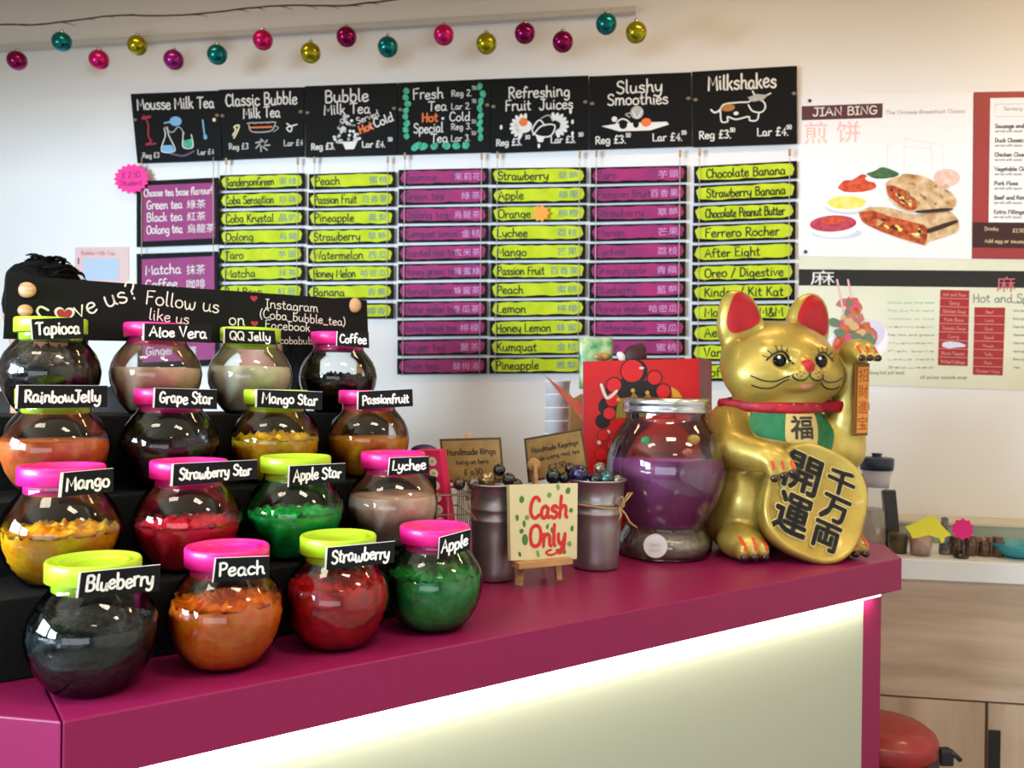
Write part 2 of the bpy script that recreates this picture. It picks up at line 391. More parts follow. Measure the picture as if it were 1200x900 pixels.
def poly(mb, q, pts, mi=0, off=.0006, smooth=False):
    if smooth: pts = cr(list(pts)+[pts[0]], 3)[:-1]
    mb.add([q.p(u, v, off) for u, v in pts], [list(range(len(pts)))], mi)
def blob(mb, q, u, v, ru, rv, mi=0, off=.0006, n=14, wob=.0, seed=0, ang=0):
    rnd = random.Random(seed); ca, sa = math.cos(ang), math.sin(ang); ph = [rnd.uniform(1-wob, 1+wob) for _ in range(n)]
    pts = []
    for i in range(n):
        a = 2*math.pi*i/n; x = ru*math.cos(a)*ph[i]*q.w; y = rv*math.sin(a)*ph[i]*q.h
        pts.append((u+(x*ca-y*sa)/q.w, v+(x*sa+y*ca)/q.h))
    poly(mb, q, pts, mi, off)
_cj = {}
def cjk_mesh(s, bold=.0):
    k = (s, bold)
    if k in _cj: return _cj[k]
    c = bpy.data.curves.new('t', 'FONT'); c.body = s; c.offset = bold; c.resolution_u = 2
    o = bpy.data.objects.new('t', c); C.objects.link(o); bpy.context.view_layer.update()
    me = bpy.data.meshes.new_from_object(o.evaluated_get(bpy.context.evaluated_depsgraph_get()))
    vs = [(v.co.x, v.co.y) for v in me.vertices]; fs = [tuple(p.vertices) for p in me.polygons]
    bpy.data.objects.remove(o); bpy.data.curves.remove(c); bpy.data.meshes.remove(me)
    if not vs: vs = [(0, 0)]; fs = []
    x0 = min(v[0] for v in vs); x1 = max(v[0] for v in vs); y0 = min(v[1] for v in vs); y1 = max(v[1] for v in vs)
    _cj[k] = (vs, fs, x0, x1, y0, y1); return _cj[k]
def cjk(mb, fn, s, x, y, wd, ht, mi=0, bold=.0):
    """glyphs fitted into the box x..x+wd, y..y+ht (metres) and mapped by fn"""
    vs, fs, x0, x1, y0, y1 = cjk_mesh(s, bold)
    kx = wd/max(x1-x0, 1e-6); ky = ht/max(y1-y0, 1e-6)
    mb.add([fn(x+(v[0]-x0)*kx, y+(v[1]-y0)*ky) for v in vs], fs, mi)

# ------------------------------------------------------------------ implicit surfaces
def smin(a, b, k):
    h = np.clip(.5+.5*(b-a)/k, 0, 1); return b+(a-b)*h-k*h*(1-h)
class SDF:
    def __init__(s, lo, hi, h):
        s.lo = np.array(lo, float); s.h = h; n = [int(math.ceil((hi[i]-lo[i])/h))+1 for i in range(3)]
        g = [lo[i]+h*np.arange(n[i]) for i in range(3)]; s.X, s.Y, s.Z = np.meshgrid(*g, indexing='ij'); s.F = np.full(s.X.shape, 1e3)
    def ell(s, c, r, k=.02, M=None, sub=False):
        x, y, z = s.X-c[0], s.Y-c[1], s.Z-c[2]
        if M is not None:
            M = M.to_3x3().inverted(); x, y, z = [M[i][0]*x+M[i][1]*y+M[i][2]*z for i in range(3)]
        r = np.array(r, float); k0 = np.sqrt((x/r[0])**2+(y/r[1])**2+(z/r[2])**2); k1 = np.sqrt((x/r[0]**2)**2+(y/r[1]**2)**2+(z/r[2]**2)**2)
        d = k0*(k0-1)/np.maximum(k1, 1e-6); return s._c(d, k, sub)
    def cap(s, a, b, ra, rb, k=.02, sub=False):
        a = np.array(a, float); b = np.array(b, float); ba = b-a; L = (ba**2).sum()
        px, py, pz = s.X-a[0], s.Y-a[1], s.Z-a[2]
        t = np.clip((px*ba[0]+py*ba[1]+pz*ba[2])/L, 0, 1)
        d = np.sqrt((px-t*ba[0])**2+(py-t*ba[1])**2+(pz-t*ba[2])**2)-(ra+(rb-ra)*t); return s._c(d, k, sub)
    def _c(s, d, k, sub):
        s.F = -smin(-s.F, d, k) if sub else smin(s.F, d, k); return s
    def mesh(s):
        F = s.F; I = F < 0; nx, ny, nz = F.shape
        c = np.zeros((nx-1, ny-1, nz-1), int)
        for i in (0, 1):
            for j in (0, 1):
                for k in (0, 1): c += I[i:nx-1+i, j:ny-1+j, k:nz-1+k]
        act = (c > 0) & (c < 8); idx = -np.ones(act.shape, int); idx[act] = np.arange(act.sum())
        sm = np.zeros(act.shape+(3,)); ct = np.zeros(act.shape)
        cs = (slice(0, -1), slice(1, None))
        for ax in range(3):
            o = [a for a in range(3) if a != ax]
            for p in (0, 1):
                for q in (0, 1):
                    s0 = [None]*3; s1 = [None]*3; s0[ax] = slice(0, -1); s1[ax] = slice(1, None); s0[o[0]] = s1[o[0]] = cs[p]; s0[o[1]] = s1[o[1]] = cs[q]
                    f0 = F[tuple(s0)]; f1 = F[tuple(s1)]; cross = (f0 < 0) != (f1 < 0)
                    t = np.where(cross, f0/np.where(cross, f0-f1, 1), 0)
                    v = [0, 0, 0]; v[ax] = t; v[o[0]] = float(p); v[o[1]] = float(q)
                    for a in range(3): sm[..., a] += np.where(cross, v[a], 0)
                    ct += cross
        ii = np.argwhere(act); vs = (ii+sm[act]/ct[act][:, None])*s.h+s.lo
        faces = []
        for ax in range(3):
            o = [a for a in range(3) if a != ax]
            sl0 = [slice(1, -1)]*3; sl0[ax] = slice(0, -1); sl1 = list(sl0); sl1[ax] = slice(1, None)
            a = I[tuple(sl0)]; b = I[tuple(sl1)]; e = np.argwhere(a != b); fl = a[a != b]
            e2 = e.copy(); e2[:, o[0]] += 1; e2[:, o[1]] += 1
            def ix(d0, d1):
                q = e2.copy(); q[:, o[0]] -= d0; q[:, o[1]] -= d1; return idx[q[:, 0], q[:, 1], q[:, 2]]
            q4 = np.stack([ix(0, 0), ix(1, 0), ix(1, 1), ix(0, 1)], 1)
            fl = fl if ax != 1 else ~fl
            q4[~fl] = q4[~fl][:, ::-1]
            faces.append(q4)
        return vs, np.concatenate(faces)
    def obj(s, name, m, parent=None, loc=None, M=None, smooth=2):
        vs, fs = s.mesh(); me = bpy.data.meshes.new(name); me.from_pydata(vs.tolist(), [], fs.tolist()); me.materials.append(m)
        bm = bmesh.new(); bm.from_mesh(me)
        for _ in range(smooth): bmesh.ops.smooth_vert(bm, verts=bm.verts, factor=.5, use_axis_x=True, use_axis_y=True, use_axis_z=True)
        bmesh.ops.recalc_face_normals(bm, faces=bm.faces)
        if M is not None: bm.transform(M)
        bm.to_mesh(me); bm.free(); me.polygons.foreach_set('use_smooth', [True]*len(me.polygons)); me.update()
        return link(name, me, parent, loc)
# ================================================================== the setting
def wl(a, z=0, off=0): return W0+WW*a+WN*off+Vector((0, 0, z))          # a metres along the wall
def struct(name, mb, m, **k): return tag(mb.build(name, m, **k), kind='structure')
WL, WR, CEIL = -3.2, 3.1, 3.0
NB = WN*6.6
struct('floor', MB().prism([wl(WL, -.1), wl(WR, -.1), wl(WR, -.1)+NB, wl(WL, -.1)+NB], (0, 0, .1)), mat('floor_tiles', '#8d8780', .45, vary=.15, vscale=3))
struct('ceiling', MB().prism([wl(WL, CEIL), wl(WR, CEIL), wl(WR, CEIL)+NB, wl(WL, CEIL)+NB], (0, 0, .1)), mat('ceiling_paint', '#e0ccab', .8))
struct('wall_back', MB().prism([wl(WL), wl(WR), wl(WR)-WN*.1, wl(WL)-WN*.1], (0, 0, CEIL)), WHITE)
struct('wall_right', MB().prism([wl(WR), wl(WR)+NB, wl(WR+.1)+NB, wl(WR+.1)], (0, 0, CEIL)), mat('right_wall_paint', '#d8cfc2', .7))
# left wall with an opening for the windows
lw = MB()
def lwseg(b0, b1, z0, z1): lw.prism([wl(WL, z0)+WN*b0, wl(WL, z0)+WN*b1, wl(WL-.1, z0)+WN*b1, wl(WL-.1, z0)+WN*b0], (0, 0, z1-z0))
lwseg(0, 2.2, 0, CEIL); lwseg(2.2, 5.2, 0, 1.1); lwseg(2.2, 5.2, 2.55, CEIL); lwseg(5.2, 6.6, 0, CEIL)
struct('wall_left', lw, mat('left_wall_paint', '#dcd8d2', .7))
wf = MB()
for b in (2.2, 3.66, 5.1): wf.prism([wl(WL, 1.1)+WN*b, wl(WL, 1.1)+WN*(b+.1), wl(WL-.08, 1.1)+WN*(b+.1), wl(WL-.08, 1.1)+WN*b], (0, 0, 1.45))
for z in (1.1, 2.47): wf.prism([wl(WL, z)+WN*2.2, wl(WL, z)+WN*5.2, wl(WL-.08, z)+WN*5.2, wl(WL-.08, z)+WN*2.2], (0, 0, .08))
win = struct('window_1', wf, mat('window_frame_grey', '#4c4d50', .5))
# shopfront wall behind the camera: frame posts and a lintel
fw = MB()
def fwseg(a0, a1, z0, z1): fw.prism([wl(a0, z0)+NB, wl(a1, z0)+NB, wl(a1, z0)+NB+WN*.1, wl(a0, z0)+NB+WN*.1], (0, 0, z1-z0))
fwseg(WL, WR, 0, .35); fwseg(WL, WR, 2.35, CEIL); fwseg(WL, WL+.5, .35, 2.35); fwseg(2.2, WR, .35, 2.35); fwseg(-.6, -.5, .35, 2.35); fwseg(.8, .9, .35, 2.35)
struct('wall_front', fw, mat('shopfront_grey', '#5a5856', .6))
# grey strip added on the menu wall in place of the cable's shadow band
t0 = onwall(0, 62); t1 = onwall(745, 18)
struct('shadow_band', MB().prism([t0, t1, t1+WN*.03, t0+WN*.03], (0, 0, .02)), mat('shadow_band_grey', '#cfc9c2', .7))

bk0_ = WN*1.55  # unseen panel added to keep daylight off the upper wall
struct('daylight_blocker', MB().prism([wl(WL, 2.22)+bk0_, wl(WR, 2.22)+bk0_, wl(WR, 2.22)+bk0_+WN*.12, wl(WL, 2.22)+bk0_+WN*.12], (0, 0, CEIL-2.22)), mat('blocker_paint', '#e4dccf', .8))

# ================================================================== the counter
A = (0, 0); TH = .07
ct = empty('service_counter', cpt(.8, .35, 0), 'magenta counter with white front panel and glowing strip under its thick top', 'counter')
Lb = C2-A2
LD = Vector((-.985, .17, 0)).normalized()                          # the short left section turns away
LN = Vector((.17, .985, 0)).normalized()
sC = (C2-A2).length
chx = on_counter(1037, 638.6)
bk = .86
endb = chx+N*(bk-.1)
top = [A2, C2, chx, endb, cpt(.12, bk), A2+LD*.0+N*bk]
topm = MB().prism([p-Vector((0, 0, TH)) for p in [A2, C2, chx, endb, cpt(0, bk)]], (0, 0, TH))
topm.build('worktop_slab', MAG, ct, bevel=.002)
lq = [A2+U*-.0015+N*.001, cpt(0, bk), A2+LD*1.0+LN*.80, A2+LD*1.0]
lq = [A2+LD*.002, A2+LD*1.0, A2+LD*1.0+LN*.72, cpt(-.004, bk)]
MB().prism([p-Vector((0, 0, TH)) for p in lq[::-1]], (0, 0, TH)).build('side_slab', MAG, ct, bevel=.002)
ins = .035
pz = CT-TH
p0 = cpt(.03, ins, 0); p1 = onplane(1011, 760, cpt(0, ins), N); p1.z = 0; p2 = onplane(1032.5, 760, cpt(0, ins), N); p2.z = 0
MB().prism([p0, p1, p1+N*.02, p0+N*.02], (0, 0, pz)).build('front_panel', PANEL, ct)
MB().prism([p1, p2, p2+N*(bk-.12), p1+N*(bk-.12)], (0, 0, pz)).build('end_leg', MAG, ct, bevel=.002)
lp0 = A2+LD*.03+LN*ins; lp0.z = 0; lp1 = A2+LD*.98+LN*ins; lp1.z = 0
MB().prism([lp1, lp0, lp0+LN*.02, lp1+LN*.02], (0, 0, pz)).build('side_panel', PANEL, ct)
MB().prism([cpt(.05, bk-.06, 0), cpt(1.5, bk-.06, 0), cpt(1.5, bk-.04, 0), cpt(.05, bk-.04, 0)], (0, 0, pz)).build('back_panel', PANEL, ct)
# LED strip in its profile under the overhang
led = MB().prism([cpt(.04, .012, pz-.008), cpt(sC-.06, .012, pz-.008), cpt(sC-.06, .022, pz-.008), cpt(.04, .022, pz-.008)], (0, 0, .0075))
led.build('light_strip', mat('led', '#fff3d8', .5, emit=5), ct)
mid = cpt(sC/2, .017, pz-.012)
l = bpy.data.lights.new('led_strip_light', 'AREA'); l.shape = 'RECTANGLE'; l.size = sC-.12; l.size_y = .012; l.energy = 1.7; l.color = (1, .93, .76)
lo = bpy.data.objects.new('led_strip_light', l); C.objects.link(lo)
zax = -(Vector((0, 0, -1))*.75+N*.65).normalized(); xax = U; yax = zax.cross(xax).normalized()
lo.matrix_world = Matrix.Translation(mid) @ Matrix((xax, yax, zax)).transposed().to_4x4()

# ================================================================== tiered stand
ST = [(.170, .10), (.312, .20), (.452, .31)]; DB = .62
for i, (d0, h) in enumerate(ST):
    d1 = ST[i+1][0]-.001 if i < 2 else DB
    a, b = -.5, (.60, .645, .62)[i]
    o = MB().prism([cpt(a, d0, CT+.0005), cpt(b, d0, CT+.0005), cpt(b, d1, CT+.0005), cpt(a, d1, CT+.0005)], (0, 0, h)).build('display_riser', BLACKCLOTH, bevel=.002)
    tag(o, ['lowest black riser behind the front row of jars', 'middle black riser under the jars of the third row', 'tallest black riser under the top row of jars'][i], 'riser', 'black display risers')

# ================================================================== jars
JP = [(.040, 0), (.043, .001), (.048, .006), (.0575, .018), (.066, .033), (.0725, .052), (.0745, .068), (.0715, .084), (.0655, .098), (.0565, .110), (.0505, .117), (.0480, .121), (.0475, .126), (.0475, .140)]
glass_me = None
def rad(z):
    for i in range(len(JP)-1):
        if JP[i][1] <= z <= JP[i+1][1]:
            t = (z-JP[i][1])/(JP[i+1][1]-JP[i][1]+1e-9); return JP[i][0]*(1-t)+JP[i+1][0]*t
    return .047
def lid_mesh(m):
    b = MB()
    pr = [(.0, .136), (.050, .136), (.050, .1305), (.0515, .1295), (.053, .1305), (.053, .151), (.0515, .1535), (.049, .1535), (.0475, .1515), (.046, .1495), (.0, .1495)]
    n = 72
    def knurl(v):
        return v
    b.lathe((0, 0, 0), pr, 72)
    b.lathe((0, 0, 0), [(0, .1165), (.042, .1165), (.0455, .119), (.0455, .136)], 48)  # plug added so the neck shows the lid's refracted colour
    b.lathe((0, 0, 0), [(.040, .1495), (.040, .1508), (.037, .1508), (.037, .1495)], 48)
    o = b.build('lid', m, origin=(0, 0, 0)); me = o.data; bpy.data.objects.remove(o)
    me.polygons.foreach_set('use_smooth', [True]*len(me.polygons)); me.update()
    return me
b = MB().lathe((0, 0, 0), JP, 64); o = b.build('glass', GLASS, origin=(0, 0, 0)); glass_me = o.data; bpy.data.objects.remove(o)
# drop the closed top so that the mouth is open under the lid
bm = bmesh.new(); bm.from_mesh(glass_me); bm.faces.ensure_lookup_table()
bmesh.ops.delete(bm, geom=[f for f in bm.faces if len(f.verts) > 10 and f.calc_center_median().z > .1], context='FACES'); bm.to_mesh(glass_me); bm.free()
LIDP = lid_mesh(PINKL); LIDG = lid_mesh(GREENL)
def fill_mesh(name, z1, m, chunk, seed, amp=.0045, heap=0):
    """contents of a jar: rounded pearls press against the glass and stand out of the surface"""
    rnd = random.Random(seed); seg = 96; b = MB(); prof = []
    nz = 26
    for i in range(nz+1):
        z = .004+(z1-.004)*i/nz; prof.append((rad(z)-.0022, z))
    prof = [(.0, .0035), (.02, .0035)]+prof
    r1 = prof[-1][0]
    for k in range(1, 11): prof.append((r1*(1-k/10.) if k < 10 else 0, z1))
    off = Vector((seed*3.1, seed*1.7, 0))
    def fn(v):
        if chunk <= 0:
            return v
        d = noise.voronoi((v+off)*chunk)[0]; h = max(0, .5-d[0])*2
        rr = math.hypot(v.x, v.y); top_ = v.z > z1-.002
        o = Vector(v)
        if top_:
            o.z += amp*1.6*(h-.4)+heap*(1-(rr/r1)**2)
            if rr > r1*.97: o.x *= .985; o.y *= .985
        else:
            k = (rr-amp*.35*(1-h))/max(rr, 1e-6); o.x *= k; o.y *= k
        return o
    b.lathe((0, 0, 0), prof, seg, fn=fn)
    return b
E_ = -1
def fillm(name, c1, c2, rough=.3, sss=.6, bump=.3, sc_=70, coat=.12): return mat(name, c1, rough, spec=.3, col2=c2, vscale=60, bump=bump, bscale=sc_, coat=coat, sss=sss)
FM = dict(
 blueberry=fillm('blueberry_pearls', '#26302f', '#0a0d0f', sss=0), peach=fillm('peach_pearls', '#ff8a1a', '#f06004'), strawberry=fillm('strawberry_pearls', '#d8141c', '#a80a12'),
 apple=fillm('apple_pearls', '#2aa84a', '#168038'), mango=fillm('mango_pearls', '#ffc01c', '#f09a08'), sstar=fillm('strawberry_star_jelly', '#ff3448', '#e01830'),
 astar=fillm('apple_star_jelly', '#1cd85c', '#0cb048'), lychee=fillm('lychee_jelly', '#f4d2bc', '#e4bca6', bump=.1), rainbow=fillm('rainbow_jelly', '#fa8c48', '#e0642c', bump=.15),
 grape=fillm('grape_star_jelly', '#3a161d', '#160a0e', sss=0), mstar=fillm('mango_star_jelly', '#ffd020', '#f0a810'), passion=fillm('passion_fruit_jelly', '#fcaa28', '#dc8414', bump=.15),
 tapioca=fillm('tapioca_pearls', '#2a180e', '#0c0705', sss=0), aloe=fillm('aloe_vera_jelly', '#f0cdb2', '#e2b89c', bump=.08), qq=fillm('clear_cube_jelly', '#f4f0cc', '#e2debc', bump=.08), coffee=fillm('coffee_jelly', '#1c0c0b', '#0b0505', sss=0))
D_ = {1: .095, 2: .238, 3: .380, 4: .520}; Z_ = {1: 0, 2: .10, 3: .20, 4: .31}
rowname = {1: 'front row', 2: 'second row', 3: 'third row', 4: 'top row'}
# row, centre x px, lid, text, filling, level, chunk, heap, label corners px
JARS = [
 (1, 111, 'G', 'Blueberry', 'blueberry', .082, 95, .004, 'small dark pearls', [(92.5, 671), (188, 661.5), (186.7, 692.5), (88.7, 701)]),
 (1, 267, 'P', 'Peach', 'peach', .086, 90, .002, 'bright orange pearls', [(251.7, 654), (315.5, 651.5), (315.5, 677.5), (248.3, 682.7)]),
 (1, 397, 'G', 'Strawberry', 'strawberry', .092, 90, .002, 'dark red pearls', [(381.7, 641.7), (463, 634), (461.7, 659), (380, 668)]),
 (1, 510, 'P', 'Apple', 'apple', .085, 90, 0, 'dark green pearls', [(514.5, 630), (551.7, 620), (550.5, 644), (513, 655)]),
 (2, 72, 'P', 'Mango', 'mango', .070, 85, .006, 'yellow-orange pearls', [(71, 554), (133, 548.5), (133, 576), (68, 583)]),
 (2, 221, 'P', 'Strawberry Star', 'sstar', .068, 75, .003, 'light red jelly stars', [(201, 543.5), (301.5, 538.7), (301.5, 561), (199.4, 570)]),
 (2, 346, 'G', 'Apple Star', 'astar', .072, 75, .002, 'bright green jelly stars', [(338, 546), (404.7, 542.7), (404.7, 564), (336.7, 570.7)]),
 (2, 460, 'P', 'Lychee', 'lychee', .084, 0, 0, 'pale pink jelly', [(456, 536.5), (502.8, 534.7), (502.8, 554.7), (454, 557)]),
 (3, 64, 'G', 'RainbowJelly', 'rainbow', .078, 0, 0, 'orange-pink jelly', [(18.8, 451), (126, 451.6), (125.7, 477), (17.3, 479)]),
 (3, 198, 'P', 'Grape Star', 'grape', .070, 70, .002, 'almost black jelly stars', [(180, 454.5), (254.3, 456.5), (254.3, 479.6), (178.8, 477.6)]),
 (3, 322, 'G', 'Mango Star', 'mstar', .074, 70, .008, 'golden yellow jelly stars', [(299.3, 456), (378, 459), (377.5, 480.5), (298.8, 477)]),
 (3, 430, 'P', 'Passionfruit', 'passion', .070, 0, 0, 'amber orange jelly', [(418.5, 458.7), (483.3, 455.5), (484, 476), (418, 480)]),
 (4, 57, 'G', 'Tapioca', 'tapioca', .104, 80, .005, 'nearly black tapioca pearls', [(35, 374), (98, 371.5), (98, 396.7), (37, 398)]),
 (4, 181, 'P', 'Aloe Vera', 'aloe', .078, 0, 0, 'cloudy beige jelly', [(167, 379), (248, 380.5), (248, 402), (166.7, 399)]),
 (4, 291, 'G', 'QQ Jelly', 'qq', .084, 0, 0, 'cloudy cream jelly', [(262, 384.7), (322, 387.5), (323.8, 404), (261.6, 402)]),
 (4, 394, 'P', 'Coffee', 'coffee', .066, 80, .010, 'heaped black jelly', [(394.5, 388), (432, 389), (432.7, 408), (393.8, 405)]),
]
for ji, (row, cx, lid, txt, fk, lvl, chunk, heap, what, lq) in enumerate(JARS):
    P = onplane(cx, 600, cpt(0, D_[row]), N); P.z = CT+Z_[row]+.0012
    lc = 'pink' if lid == 'P' else 'lime green'
    j = empty('sweet_jar', P, 'round glass jar with %s lid and card reading %s' % (lc, txt.replace('RainbowJelly', 'Rainbow Jelly')), 'jar', 'topping jars on the stand')
    link('glass_body', glass_me, j); link('lid', LIDP if lid == 'P' else LIDG, j)
    e = Vector((-P.x, -P.y, 0)).normalized()
    off = [.0610, .0575, .0575, .0610]
    q3 = [onplane(px, py, P+e*o_, e) for (px, py), o_ in zip(lq, off)]
    q = Q(q3)
    card = MB().slab([v+q.n*.0 for v in q3], .0022, 0)
    inner = q.sub(.028 if txt != 'Mango' else .06, .015 if row < 4 else 0, 1.0, 1.0, .0004); card.slab(inner.q, .0004, 1)
    lb = card.build('label', [PVC, SLATE], j)
    t = MB(); qq = inner
    asc = .50 if len(txt) > 11 else .56
    write(t, qq, txt, .5, .74, qq.h*asc, wd=qq.h*.098, align='c', maxw=qq.w*.86, jit=.5, seed=ji*5, off=.0005)
    t.flat = True; t.build('lettering', CHALK, lb)
    f = fill_mesh(fk, lvl, FM[fk], chunk, ji+1, heap=heap, amp=.0075 if chunk else 0)
    fo = f.build('jar_filling', FM[fk], origin=(0, 0, 0)); fo.location = P
    tag(fo, '%s inside the %s jar' % (what, txt.replace('RainbowJelly', 'Rainbow Jelly').lower()), 'jelly', kind='stuff')

# ================================================================== long chalk sign above the top row
YB0 = 1.50
pS = cpt(0, DB-.045)
sq = [onplane(8, 322, pS, N), onplane(430, 352, pS, N), onplane(432, 405, pS, N), onplane(4, 397, pS, N)]
zt = (sq[0].z+sq[1].z)/2; zb = (sq[2].z+sq[3].z)/2
sg = empty('social_media_sign', (sq[3]+sq[2])/2, 'long black chalk sign reading Follow us above the top row of jars', 'sign')
MB().slab(sq, .006).build('board', SLATE, sg)
q = Q(sq)
def uv(px, py):
    """fractions of the sign under an image point"""
    p = onplane(px, py, pS, N); return ((p-sq[0]).dot(U)/q.w, (q.p((p-sq[0]).dot(U)/q.w, 0).z-p.z)/q.h)
t = MB(); hs = .03
def sw(s, px, py, h, ang=0, mi=0, wd=None, slant=0): u_, v_ = uv(px, py); write(t, q, s, u_, v_, h, wd=wd or h*.1, mi=mi, ang=ang, slant=slant, seed=3)
draw(t, q, [uv(58, 362), uv(49, 358), uv(45, 363), uv(50, 370), uv(56, 377)], .0035)
sw('ve us?', 91, 371, .030, ang=22)
sw('Follow us', 171, 355, .024, ang=-5)
sw('like us', 175, 374, .019, ang=-4); sw('on', 269, 381, .022)
sw('Instagram', 312, 361, .018, ang=-2); sw('(Coba_bubble_tea)', 305, 373, .017, ang=-3); sw('Facebook', 311, 386, .017, ang=-2); sw('cobabubble', 328, 404, .014)
t.flat = True; t.build('lettering', CHALK, sg)
def heart(b, q, u_, v_, r, mi, off=.0007):
    pts = []
    for k in range(24):
        a = 2*math.pi*k/24; x = 16*math.sin(a)**3; y = 13*math.cos(a)-5*math.cos(2*a)-2*math.cos(3*a)-math.cos(4*a)
        pts.append((u_+x*r/17/q.w, v_-y*r/17/q.h))
    poly(b, q, pts, mi, off)
for (px, py, r_, w_) in ((77, 367, .0125, 1), (299, 350, .0075, 0), (299, 380, .0075, 0)):
    h = MB(); h.flat = True
    if w_: heart(h, q, *uv(px, py), .0165, 0, .0006)
    heart(h, q, *uv(px, py), r_, 1, .0009); h.build('painted_heart', [CHALK, CHALKR], sg)
for (px, py, rx, rz) in ((31, 340, .016, .013), (29, 364, .013, .010), (415, 358, .013, .015)):
    c = onplane(px, py, pS, N)-N*.004
    MB().ball(c, (rx, .006, rz), 14, 8).build('wooden_button', WOODP, sg)
for px in (20, 425):
    c = onplane(px, 400, pS, N)+N*.012
    zs = CT+.31+.001
    MB().box((c.x, c.y, (zs+1.60)/2), (.012, .008, 1.60-zs)).build('support_stick', WOODP, sg)

# ================================================================== hanging menus
def WQ(px4, off=.012): return [onwall(x, y, off) for x, y in px4]
HEAD = [[(153, 110), (257, 106), (260, 187.5), (161, 191)], [(256.5, 105), (356, 102), (355.5, 183), (261.5, 187)], [(357, 101), (465.5, 97), (465.5, 181), (358.5, 184)],
        [(466.5, 97), (575, 92.5), (574, 178), (466.5, 181)], [(575.5, 92.5), (689.5, 88.5), (689.5, 175), (574.5, 179)], [(690.5, 89.5), (810, 84.5), (811, 171), (690.5, 175)], [(811, 84), (934, 77), (934, 168), (812, 172)]]
def price(t, q, a='Reg £3.', b='Lar £4.', v=.93, h=.1, s=None):
    write(t, q, a, .06, v, q.h*h, seed=2, wd=q.h*.016); write(t, q, '50', .36, v-.08, q.h*.05, seed=2, wd=q.h*.012)
    write(t, q, b, .62, v-.01, q.h*h, seed=4, wd=q.h*.016); write(t, q, '50', .90, v-.09, q.h*.05, seed=4, wd=q.h*.012)
